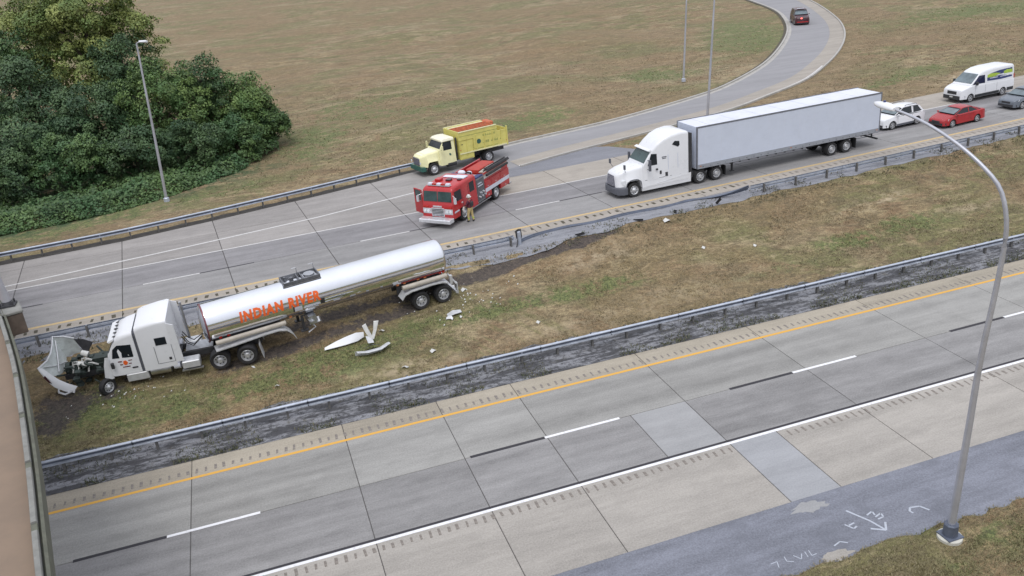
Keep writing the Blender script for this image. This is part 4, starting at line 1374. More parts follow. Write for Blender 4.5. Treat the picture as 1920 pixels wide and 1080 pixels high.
        MB().loft([[(-1.86, s * 1.20, .32), (-1.86, s * 1.235, .57), (-1.86, s * 1.0, .57), (-1.86, s * 1.0, .32)], [(-5.75, s * 1.21, .32), (-5.75, s * 1.245, .98), (-5.75, s * 1.0, .98), (-5.75, s * 1.0, .32)]]).build('side_skirt', WHITE, root, smooth=0)
        MB().loft([[(-5.56, s * 1.19, .9), (-5.56, s * 1.15, .9), (-5.56, s * 1.12, 3.85), (-5.56, s * 1.17, 3.85)], [(-5.86, s * 1.19, .9), (-5.86, s * 1.15, .9), (-5.86, s * 1.12, 3.75), (-5.86, s * 1.17, 3.75)]]).build('fairing_extender', DKSTEEL, root, smooth=0)
    f = MB()
    for s in (-1, 1): f.box(-8.6, -.6, s * .43 - .05, s * .43 + .05, .62, .92)
    for x in (-1.5, -3.5, -5.7, -7.2, -8.5): f.box(x - .08, x + .08, -.42, .42, .64, .9)
    f.build('chassis', DKSTEEL, root, smooth=0)
    MB().box(-7.9, -6.5, -.5, .5, .94, 1.06).build('fifth_wheel', DKSTEEL, root, smooth=0)
    MB().box(-6.05, -5.62, -1.05, 1.05, .55, .95).build('battery_box', DKSTEEL, root, smooth=0)
    for s in (-1, 1):
        wheel(root, -1.25, s * 1.2, .51, .3, s, 'front')
        for x in (-6.52, -7.88): wheel(root, x, s * 1.22, .51, .56, s, 'dual')
        MB().box(-8.62, -8.6, s * .95 - .3, s * .95 + .3, .25, .95).build('mudflap', BLACK, root, smooth=0)
white_tractor()

def box_trailer():
    a = R_(180 + 3.3)
    root = empty('box_trailer', (29.71, 53.70, ZF), a)
    tag(root, 'long plain white box trailer behind the white semi tractor', 'trailer')
    L = 16.15
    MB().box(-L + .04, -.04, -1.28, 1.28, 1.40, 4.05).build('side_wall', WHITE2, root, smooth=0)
    rf = MB()
    n = 15
    for k in range(n):
        x0, x1 = -L + .06 + (L - .12) * k / n + .006, -L + .06 + (L - .12) * (k + 1) / n - .006
        rf.box(x0, x1, -1.24, 1.24, 4.052, 4.068 + .008 * (k % 2))
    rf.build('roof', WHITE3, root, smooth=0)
    for s in (-1, 1):
        MB().box(-L, 0, s * 1.295 - .018, s * 1.295 + .0, 4.0, 4.115).build('top_rail', ALU_DK, root, smooth=0)
        r = MB().box(-L, 0, s * 1.285 - .02, s * 1.285 + .015, 1.10, 1.405)
        r.build('bottom_rail', RAILM, root, smooth=0)
        rv = MB()
        for k in range(26):
            x = -.5 - k * .61
            rv.box(x - .035, x + .035, s * 1.30, s * 1.308, 1.20, 1.24)
        o = rv.build('rail_marker', DKSTEEL, root, smooth=0)
        for x in (-.03, -L + .03): MB().box(x - .05, x + .05, s * 1.25 - .055, s * 1.25 + .055, 1.10, 4.11).build('corner_post', ALU_DK, root, smooth=0, bevel=.015)
        lg = MB().box(-3.2, -3.08, s * .95 - .06, s * .95 + .06, .38, 1.1).box(-3.28, -3.0, s * .95 - .12, s * .95 + .12, .34, .38)
        lg.build('landing_leg', DKSTEEL, root, smooth=0)
        for x in (-11.77, -13.13): wheel(root, x, s * 1.27, .51, .56, s, 'dual')
        MB().box(-14.0, -13.97, s * .98 - .3, s * .98 + .3, .22, .98).build('mudflap', BLACK, root, smooth=0)
        for k in range(12): MB().box(-.04 - 1.33 * k - .66, -.028 - 1.33 * k - .66, s * 1.278, s * 1.2835, 1.41, 3.99).build('panel_seam', WHITE3, root, smooth=0)
        for x in (-.3, -8.0, -15.9): MB().box(x - .06, x + .06, s * 1.30, s * 1.315, 1.26, 1.31).build('marker_light', AMBER, root, smooth=0)
    fw = MB().box(-.03, .0, -1.24, 1.24, 1.1, 4.08)
    for y in (-.9, -.45, 0, .45, .9): fw.box(.0, .012, y - .04, y + .04, 1.3, 3.95)
    fw.build('front_wall', WHITE2, root, smooth=0)
    rd = MB()
    for s in (-1, 1): rd.box(-L - .03, -L + .02, s * .63 - .6, s * .63 + .6, 1.2, 3.95)
    rd.build('rear_door', WHITE2, root, smooth=0)
    u = MB().box(-L + .05, -.1, -1.24, 1.24, 1.06, 1.12)
    for s in (-1, 1): u.box(-14.2, -10.2, s * .5 - .05, s * .5 + .05, .74, 1.06)
    for k in range(20): u.box(-.6 - k * .78, -.5 - k * .78, -1.2, 1.2, .98, 1.06)
    for x in (-11.77, -13.13): u.cyl((x, -1.0, .51), (x, 1.0, .51), .07, n=8)
    u.build('underframe', DKSTEEL, root, smooth=0)
    gd = MB().box(-L - .05, -L + .05, -1.15, 1.15, .48, .60)
    for s in (-1, 1): gd.box(-L - .03, -L + .06, s * .55 - .04, s * .55 + .04, .5, 1.08)
    gd.build('rear_guard', DKSTEEL, root, smooth=0)
ALU_DK = pmat('grey_rail_metal', (.20, .21, .24), .5, .3, var=.15)
RAILM = pmat('dull_lower_rail', (.34, .36, .40), .55, .3, var=.12, scale=4, dirt=.15)
box_trailer()

# ------------------------------------------------------------------ lettering helper
def text_data(body, size, bold=.0, space=1.0, shear=0.0):
    cu = bpy.data.curves.new('lettering', 'FONT')
    cu.body = body
    cu.size = size
    cu.offset = bold
    cu.space_character = space
    cu.shear = shear
    cu.resolution_u = 2
    o = bpy.data.objects.new('lettering', cu)
    COL.objects.link(o)
    dg = bpy.context.evaluated_depsgraph_get()
    me = o.evaluated_get(dg).to_mesh()
    bm = bmesh.new()
    bm.from_mesh(me)
    for _ in range(2):
        bmesh.ops.triangulate(bm, faces=bm.faces)
        bmesh.ops.subdivide_edges(bm, edges=[e for e in bm.edges if e.calc_length() > size * .3], cuts=1)
    bmesh.ops.triangulate(bm, faces=bm.faces)
    V = [v.co.copy() for v in bm.verts]
    bm.verts.index_update()
    F = [tuple(v.index for v in f.verts) for f in bm.faces]
    bm.free()
    o.evaluated_get(dg).to_mesh_clear()
    bpy.data.objects.remove(o)
    bpy.data.curves.remove(cu)
    return V, F

# ------------------------------------------------------------------ tank trailer
def tank_trailer():
    root = empty('tank_trailer', (-3.62, 42.31, .80), R_(180 + 9.45), rx=R_(-3.0), ry=R_(1.3))
    tag(root, 'polished steel tank trailer with orange lettering jackknifed on the median', 'tank trailer')
    L, R, zc = 12.95, .98, 2.28
    n = 40
    ring = lambda x, r: [(x, r * math.cos(a), zc + r * math.sin(a)) for a in [2 * math.pi * k / n for k in range(n)]]
    xs = [-.02] + [-.12 - 1.06 * k for k in range(12)] + [-L + .22, -L + .14, -L + .05, -L]
    rs = [R - .015] + [R] * 12 + [R, R * .97, R * .88, R * .7]
    MB().loft([ring(x, r) for x, r in zip(xs, rs)]).build('tank', CHROME, root, smooth=60)
    for x in (-.04, -4.3, -8.4):
        t = MB()
        t.loft([ring(x + .05, R + .004), ring(x + .05, R + .03), ring(x - .03, R + .03), ring(x - .03, R + .004)], caps=False)
        if x == -.04:
            t.build('front_ring', RUSTY, root, smooth=30)
    MB().loft([ring(.0, R * .96), ring(.05, R * .9), ring(.12, R * .7), ring(.16, R * .35)]).build('tank_head', CHROME, root, smooth=60)
    # manway with overturn rails
    mw = empty_child('manway', root, (-5.1, 0, zc + R))
    fr = MB()
    for s in (-1, 1): fr.box(-.95, .95, s * .46 - .03, s * .46 + .03, -.12, .12)
    for x in (-.95, -.1, .1, .92): fr.box(x - .03, x + .03, -.46, .46, -.06, .12)
    fr.build('rail_frame', DKSTEEL2, mw, smooth=0)
    MB().cyl((-.5, 0, -.05), (-.5, 0, .13), .30, .28, 18).build('hatch', ALU, mw, smooth=30)
    MB().box(-.85, -.14, -.4, .4, -.06, .03).build('walkway', ALU, mw, smooth=0)
    MB().cyl((.45, .1, -.05), (.45, .1, .2), .12, .10, 12).cyl((.72, -.2, -.05), (.72, -.2, .16), .08, .08, 10).build('valve', DKSTEEL2, mw, smooth=30)
    for x in (-.9, .0): MB().tube([(x, -.45, .1), (x, -.45, .42), (x + .25, -.45, .42)], .02, 6).build('hand_rail', ALU, mw, smooth=40)
    # lettering wrapped round the tank flank (local +y side)
    V, F = text_data('INDIAN RIVER', .70, bold=.038, space=1.18, shear=.10)
    w = max(v.x for v in V)
    sx = 4.15 / w
    mb = MB()
    x_start = -1.62
    out = []
    for rr_ in (R + .006, R + .014):
        out.append([])
        for v in V:
            ang = R_(12) + (v.y - .25) / R
            out[-1].append((x_start - v.x * sx, rr_ * math.cos(ang), zc + rr_ * math.sin(ang)))
    mb.add(out[1], F)
    mb.build('lettering', ORANGE, root, smooth=0)
    # right flank carries the same name
    mb = MB()
    pts = []
    for v in V:
        ang = R_(180 - 12) - (v.y - .25) / R
        pts.append((x_start - 4.25 + v.x * sx, (R + .012) * math.cos(ang), zc + (R + .012) * math.sin(ang)))
    mb.add(pts, F)
    mb.build('lettering', ORANGE, root, smooth=0)
    # placard and notices under the lettering
    pl = MB()
    def flank(x0, x1, a0, a1, mbx, r=R + .012):
        m = 5
        for k in range(m):
            p = [a0 + (a1 - a0) * q / m for q in (k, k + 1)]
            mbx.add([(x, r * math.cos(R_(a)), zc + r * math.sin(R_(a))) for x, a in ((x0, p[0]), (x1, p[0]), (x1, p[1]), (x0, p[1]))], [(0, 1, 2, 3)])
    flank(-4.35, -4.75, -22, -6, pl); pl.build('placard', WHITE3, root, smooth=40)
    pl = MB(); flank(-4.28, -4.36, -22, -4, pl); flank(-5.72, -5.95, -20, -2, pl); pl.build('placard_frame', DKSTEEL, root, smooth=40)
    pl = MB(); flank(-4.85, -5.68, -16, -10, pl); flank(-5.0, -5.6, -24, -20, pl); flank(-6.4, -6.75, -24, -19, pl); flank(-7.3, -7.6, -26, -22, pl); flank(-8.2, -8.35, -25, -21, pl); flank(-9.0, -9.12, -25, -21, pl); pl.build('notice', WHITE3, root, smooth=40)
    # lower flank lights
    for x in (-.55, -.95, -4.1, -10.0, -10.4, -11.2, -11.6, -12.5, -12.7):
        a = R_(-42)
        MB().box(x - .07, x + .07, (R + .0) * math.cos(a) - .02, (R + .03) * math.cos(a) + .03, zc + R * math.sin(a) - .04, zc + R * math.sin(a) + .04).build('marker_light', REDLENS if x > -1 or x < -12.2 else AMBER, root, smooth=0)
    bt = MB(); flank(-10.2, -12.8, -40, -33, bt); bt.build('reflective_strip', REDLENS, root, smooth=40)
    # hose tubes and fenders on both flanks
    for s in (-1, 1):
        MB().cyl((-.25, s * 1.02, 1.52), (-3.75, s * 1.02, 1.52), .12, n=12).build('hose_tube', BEIGE, root, smooth=40)
        MB().cyl((-10.15, s * 1.04, 1.50), (-12.75, s * 1.04, 1.50), .13, n=12).build('hose_tube', BEIGE, root, smooth=40)
        def fender(pts, name, y0=.62, y1=1.26, mat=ALU_F):
            mb = MB()
            mb.loft([[(x, s * y0, z), (x, s * y1, z), (x, s * y1, z - .06), (x, s * (y1 - .02), z - .06), (x, s * (y1 - .02), z - .02), (x, s * y0, z - .02)] for x, z in pts])
            mb.build(name, mat, root, smooth=30)
        fender([(-.15, 1.22), (-1.2, 1.26), (-2.6, 1.34), (-3.3, 1.34), (-3.7, 1.22), (-3.95, .95), (-4.1, .62)], 'fender')
        fender([(-9.98, .92), (-10.2, 1.18), (-10.6, 1.28), (-11.8, 1.32), (-12.4, 1.28), (-12.75, 1.15)], 'fender')
        # landing gear
        g = MB().box(-4.75, -4.62, s * .62 - .06, s * .62 + .06, .62, 1.45).box(-4.9, -4.5, s * .62 - .12, s * .62 + .12, .56, .62)
        g.tube([(-4.68, s * .6, 1.4), (-5.35, s * .45, 1.42)], .035, 6)
        g.build('landing_leg', DKSTEEL, root, smooth=0)
        for x in (-11.07, -12.40): wheel(root, x, s * 1.22, .51, .56, s, 'dual')
    u = MB()
    for s in (-1, 1):
        u.box(-12.7, -10.0, s * .45 - .06, s * .45 + .06, .78, 1.42)
        u.box(-3.6, -.3, s * .45 - .06, s * .45 + .06, 1.08, 1.5)
    for x in (-11.07, -12.4): u.cyl((x, -1, .51), (x, 1, .51), .07, n=8).box(x - .25, x + .25, -.5, .5, .45, .75)
    u.box(-2.2, -.5, -.5, .5, 1.02, 1.10)
    u.build('underframe', DKSTEEL, root, smooth=0)
    pu = MB()
    pu.box(-5.35, -4.95, -.2, .95, .95, 1.42).cyl((-5.1, .5, 1.2), (-5.1, 1.1, 1.1), .11, n=10).cyl((-5.45, .7, 1.1), (-5.45, .98, .95), .15, .12, 10).tube([(-4.9, .9, 1.3), (-5.2, 1.0, .8), (-4.8, 1.0, .6)], .045, 6)
    pu.build('discharge_valve', ALU, root, smooth=30)
    rb = MB()
    for s in (-1, 1):
        rb.box(-13.05, -12.9, s * 1.05 - .08, s * 1.05 + .08, .95, 1.45)
        rb.loft([[(-12.95, s * .72, 1.5), (-12.95, s * .86, 1.5), (-12.9, s * .86, 1.42), (-12.9, s * .72, 1.42)], [(-13.25, s * .95, .95), (-13.25, s * 1.2, .95), (-13.2, s * 1.2, .88), (-13.2, s * .95, .88)]])
        rb.box(-13.3, -13.24, s * 1.05 - .12, s * 1.05 + .12, .28, .95)
    rb.box(-13.32, -13.18, -1.15, 1.15, .30, .42)
    rb.build('rear_bumper', ALU_F, root, smooth=0)
    for y in (-.95, .95): MB().cyl((-13.26, y, .8), (-13.30, y, .8), .06, n=10).build('tail_light', REDLENS, root, smooth=40)
def empty_child(name, parent, loc):
    # a small carrier plate as the part's own mesh
    o = MB().box(-1.0, 1.0, -.5, .5, -.10, -.07).build(name, ALU, parent, smooth=0)
    o.location = loc
    return o
DKSTEEL2 = pmat('grey_steel_fitting', (.16, .165, .18), .45, .5, var=.3, scale=5)
ALU_F = pmat('brushed_aluminium_fender', (.60, .61, .63), .45, .35, var=.12, dirt=.2)
tank_trailer()

# ------------------------------------------------------------------ wrecked tractor
def wrecked_tractor():
    fa = math.atan2(.07, -.9975)
    root = empty('semi_tractor', (-9.80, 43.01, .83), fa, rx=R_(-5.5), ry=R_(.5))
    tag(root, 'wrecked white semi tractor with torn-open hood pulling the tank trailer', 'semi truck')
    cab = [(-1.68, .78, 1.85, 1.12, .98, .14), (-1.74, .74, 1.94, 1.14, 1.0, .16), (-2.06, .74, 2.50, 1.18, .98, .2), (-2.25, .74, 2.70, 1.18, 1.0, .22), (-2.65, .74, 2.84, 1.18, 1.04, .22), (-3.05, .74, 2.90, 1.18, 1.07, .2)]
    rloft(cab, 4).build('cab', WHITE, root, smooth=50)
    gapm = rloft([(-3.06, .8, 2.84, 1.15, 1.02, .2), (-3.19, .8, 2.9, 1.15, 1.04, .2)], 4).build('cab_seal', PLASTIC, root, smooth=50)
    slp = [(-3.20, .74, 3.08, 1.22, 1.12, .2), (-3.45, .74, 3.18, 1.23, 1.14, .2), (-4.2, .74, 3.28, 1.23, 1.17, .18), (-4.62, .74, 3.30, 1.23, 1.19, .16), (-4.72, .76, 3.26, 1.22, 1.18, .14)]
    rloft(slp, 4).build('sleeper', WHITE, root, smooth=50)
    w = MB()
    for y0, y1 in ((-.96, -.02), (.02, .96)):
        w.plate([(-1.77, y0, 1.98), (-1.77, y1, 1.98), (-2.04, y1 * .94, 2.45), (-2.04, y0 * .94, 2.45)], (.87, 0, .5), .016)
    w.build('windshield', GLASS, root, smooth=0)
    vz = MB()
    vz.loft([[(-1.94, -1.0, 2.50), (-1.94, 1.0, 2.50), (-2.16, 1.0, 2.60), (-2.16, -1.0, 2.60)], [(-1.86, -.98, 2.56), (-1.86, .98, 2.56), (-2.16, .98, 2.68), (-2.16, -.98, 2.68)]])
    vz.build('sun_visor', WHITE, root, smooth=0)
    for k in range(5):
        y = -.72 + k * .36
        MB().ell((-2.2, y, 2.70 - .015 * abs(k - 2)), (.12, .05, .045), 8, 5).build('roof_light', DKSTEEL, root, smooth=60)
    for s in (-1, 1):
        p = MB(); side_panel(p, cab, [(-1.86, 1.66), (-2.84, 1.62), (-2.86, 2.28), (-2.22, 2.32), (-1.98, 2.12)], s); p.build('side_window', GLASS, root, smooth=0)
        d = MB(); side_panel(d, cab, [(-1.80, .88), (-2.96, .88), (-2.96, 1.61), (-1.80, 1.65)], s, .008); dr = d.build('door', WHITE, root, smooth=0)
        MB().box(-2.92, -2.66, s * 1.15, s * 1.185, 1.02, 1.09).build('handle', DKSTEEL, dr, smooth=0)
        e = MB()
        side_panel(e, cab, [(-2.30, 1.34), (-2.37, 1.25), (-2.47, 1.27), (-2.52, 1.38), (-2.44, 1.49), (-2.33, 1.47)], s, .018); e.build('emblem', ORANGE, dr, smooth=0)
        e = MB()
        for x0, x1, z0 in ((-2.08, -2.27, 1.44), (-2.56, -2.74, 1.45), (-2.14, -2.27, 1.28), (-2.55, -2.68, 1.28), (-2.24, -2.58, 1.14)):
            side_panel(e, cab, [(x0, z0), (x1, z0), (x1, z0 + .045), (x0, z0 + .045)], s, .014)
        e.build('emblem_text', RUSTY, dr, smooth=0)
        p = MB(); side_panel(p, slp, [(-3.98, 2.02), (-4.50, 2.02), (-4.50, 2.42), (-3.98, 2.42)], s); p.build('sleeper_window', GLASS, root, smooth=0)
        p = MB()
        for x0, x1, z0, z1 in ((-3.86, -3.88, 1.0, 1.96), (-4.66, -4.68, 1.0, 1.96), (-3.86, -4.68, 1.0, 1.02)):
            side_panel(p, slp, [(x0, z0), (x1, z0), (x1, z1), (x0, z1)], s, .006)
        p.build('locker_seam', PLASTIC, root, smooth=0)
        p = MB(); side_panel(p, slp, [(-4.42, 1.14), (-4.54, 1.14), (-4.54, 1.28), (-4.42, 1.28)], s, .014); p.build('latch', DKSTEEL, root, smooth=0)
        MB().loft([[(-4.70, s * 1.21, .95), (-4.70, s * 1.24, .95), (-4.70, s * 1.22, 3.12), (-4.70, s * 1.18, 3.12)], [(-5.06, s * 1.21, .95), (-5.06, s * 1.24, .95), (-5.0, s * 1.22, 3.0), (-5.0, s * 1.18, 3.0)]]).build('side_extender', WHITE, root, smooth=0)
        MB().box(-3.30, -2.28, s * 1.08 - .12, s * 1.08 + .12, .30, .72).build('step_box', ALU_F, root, smooth=0, bevel=.03)
        MB().cyl((-3.40, s * .98, .62), (-4.35, s * .98, .62), .27, n=18).build('fuel_tank', ALU, root, smooth=40)
        MB().cyl((-4.5, s * .98, .70), (-4.8, s * .98, .70), .25, .25, 16).build('air_tank', WHITE3, root, smooth=40)
        bx = MB().box(-5.75, -4.9, s * .98 - .28, s * .98 + .28, .46, .86).build('tool_box', ALU_F, root, smooth=0, bevel=.04)
        MB().box(-5.85, -4.85, s * 1.16, s * 1.3, .36, .42).build('step', ALU, root, smooth=0)
        for x in (-6.68, -8.0): wheel(root, x, s * 1.22, .51, .56, s, 'dual')
        MB().loft([[(-8.68, s * .62, .98), (-8.68, s * 1.24, .98), (-8.66, s * 1.24, .98), (-8.66, s * .62, .98)], [(-8.78, s * .62, .2), (-8.78, s * 1.24, .2), (-8.76, s * 1.24, .2), (-8.76, s * .62, .2)]]).build('mudflap', ALU_F, root, smooth=0)
        m = MB().box(-1.86, -1.72, s * 1.42 - .09, s * 1.42 + .09, 1.55, 2.1).tube([(-1.8, s * 1.1, 2.0), (-1.8, s * 1.4, 2.05)], .025, 6)
        if s > 0: m = MB().box(-1.90, -1.76, 1.14, 1.28, 1.22, 1.52)
        m.build('side_mirror', DKSTEEL, root, smooth=0, bevel=.02)
    wheel(root, -1.30, 1.36, .43, .28, 1, 'front', steer=R_(48), z=.30)
    wheel(root, -1.0, -1.15, .50, .3, -1, 'front', steer=R_(20), z=.48)
    f = MB()
    for s in (-1, 1): f.box(-8.75, .6, s * .43 - .05, s * .43 + .05, .66, .94)
    for x in (-2.2, -4.8, -6.0, -7.35, -8.7): f.box(x - .08, x + .08, -.42, .42, .68, .92)
    f.build('chassis', DKSTEEL, root, smooth=0)
    dk = MB()
    for k in range(7): dk.box(-6.4, -5.08, -.42 + k * .12, -.33 + k * .12, .955, .985)
    dk.build('deck_plate', ALU, root, smooth=0)
    MB().box(-8.0, -6.6, -.5, .5, .96, 1.05).build('fifth_wheel', DKSTEEL, root, smooth=0)
    hs = MB()
    for k, (y, sag) in enumerate(((-.25, .3), (.0, .42), (.25, .36))):
        hs.tube([(-5.05, y, 1.75), (-5.25, y + .1, 1.75 - sag), (-5.5, y + .05, 1.5 - sag), (-6.0, y * .6, 1.5)], .025, 6)
    hs.build('air_hose', BLACK, root, smooth=60)
    MB().cyl((-5.2, -.85, 1.0), (-5.2, -.85, 3.1), .07, n=10).build('exhaust_stack', ALU, root, smooth=50)
    # engine and torn front
    g = random.Random(3)
    en = MB().box(-1.6, -.3, -.4, .4, .75, 1.2).box(-1.5, -.7, -.25, .3, 1.2, 1.45).box(-.3, .35, -.3, .45, .6, 1.0).cyl((.35, 0, 1.0), (.55, 0, 1.0), .33, .33, 12)
    for k in range(70):
        c = Vector((g.uniform(-1.6, .6), g.uniform(-.8, 1.05), g.uniform(.35, 1.4)))
        e = c + Vector((g.uniform(-.5, .5), g.uniform(-.5, .5), g.uniform(-.35, .3)))
        if k % 2: en.cyl(c, e, g.uniform(.02, .08), n=7)
        else: en.hexa([tuple(c + Vector((sx * g.uniform(.06, .2), sy * g.uniform(.06, .2), sz))) for sz in (0, g.uniform(.06, .2)) for sx, sy in ((-1, -1), (1, -1), (1, 1), (-1, 1))])
    en.build('engine', CARBON, root, smooth=0)
    br = MB()
    for k in range(6):
        c = Vector((g.uniform(-1.1, -.2), g.uniform(-.3, .7), g.uniform(1.1, 1.5)))
        br.tube([c, c + Vector((.2, .1, .2)), c + Vector((.42, -.12, .1)), c + Vector((.5, .1, -.25))], .045, 7)
    br.cyl((-.55, -.15, 1.5), (-.25, -.25, 1.62), .16, .13, 12).cyl((-.35, .35, 1.30), (-.1, .38, 1.38), .15, .13, 10)
    br.build('broken_pipework', PALEW, root, smooth=50)
    # hood tipped forward over its front hinge: its inside faces the cab, the far fender still joined, the near one torn to a strip
    def grid(rows, name, mat, shift=(0, 0, 0), sm=50):
        mb = MB()
        Rn, Cn = len(rows), len(rows[0])
        mb.add([tuple(Vector(p) + Vector(shift)) for r in rows for p in r], [(i * Cn + j, i * Cn + j + 1, (i + 1) * Cn + j + 1, (i + 1) * Cn + j) for i in range(Rn - 1) for j in range(Cn - 1)])
        return mb.build(name, mat, root, smooth=sm)
    top = [(.10, -1.04, 2.07), (.55, -1.06, 2.26), (1.0, -1.0, 2.38), (.98, -.55, 2.2), (.98, 0, 2.06), (1.10, .5, 1.93), (1.42, 1.0, 1.86)]
    midr = [(.02, -1.06, 1.62), (.42, -1.08, 1.72), (.86, -1.0, 1.75), (.92, -.5, 1.62), (.95, 0, 1.5), (1.08, .5, 1.52), (1.34, 1.02, 1.62)]
    low = [(-.05, -1.06, 1.22), (.34, -1.06, 1.18), (.70, -.96, 1.16), (.66, -.48, .98), (.78, .05, .86), (.92, .52, 1.02), (1.22, 1.04, 1.42)]
    rows = [top, midr, low]
    grid(rows, 'hood', WHITE, (.05, -.01, .02))
    grid(rows, 'hood_liner', UNDER, (0, 0, 0))
    rim_o = [(1.44, 1.02, 1.88), (1.20, 1.10, 1.42), (.92, 1.14, 1.02), (.55, 1.14, .70), (.18, 1.08, .40)]
    rim_i = [(1.28, .92, 1.82), (1.0, .96, 1.42), (.72, 1.0, 1.06), (.38, 1.02, .76), (.06, .98, .50)]
    rim_b = [(1.40, 1.05, 1.72), (1.22, 1.14, 1.20), (.98, 1.18, .80), (.62, 1.18, .48), (.24, 1.12, .24)]
    grid([rim_i, rim_o, rim_b], 'torn_fender', WHITE, sm=30)
    ed = MB()
    ed.tube(top, .035, 6)
    ed.build('hood_edge', WHITE, root, smooth=60)
    ribs = MB()
    ribs.tube([(.9, -.9, 2.2), (.86, -.3, 1.6), (.84, .3, 1.1)], .03, 5).tube([(1.2, .85, 1.8), (.95, .2, 1.4), (.62, -.6, 1.1)], .025, 5)
    ribs.build('hood_rib', ALU_F, root, smooth=50)
    fl = MB()
    fl.add([(.12, -1.0, 2.06), (-.30, -1.06, 1.92), (-.68, -1.06, 1.66), (-.45, -.95, 1.35), (-.30, -.86, 1.02), (-.08, -.98, 1.5)], [(0, 1, 5), (1, 2, 3, 5), (3, 4, 5)])
    fl.build('torn_flap', DKSTEEL, root, smooth=0)
    dk = MB()
    dk.add([(1.30, 1.16, 1.42), (1.14, 1.19, 1.10), (1.02, 1.19, 1.02), (1.2, 1.15, 1.5)], [(0, 1, 2, 3)])
    dk.build('grille_fragment', MAROON, root, smooth=0)
    MB().tube([(.30, 1.16, .40), (.62, 1.22, .32), (.98, .9, .30), (1.1, .2, .34)], .05, 6).build('bumper_remnant', ALU_F, root, smooth=40)
    MB().add([(-1.7, 1.08, .6), (-1.5, 1.16, .62), (-1.3, 1.12, .75), (-1.42, 1.1, 1.4), (-1.55, 1.05, 1.8), (-1.7, 1.06, 1.8)], [(0, 1, 4, 5), (1, 2, 3, 4)]).build('cowl_panel', WHITE, root, smooth=0)
wrecked_tractor()

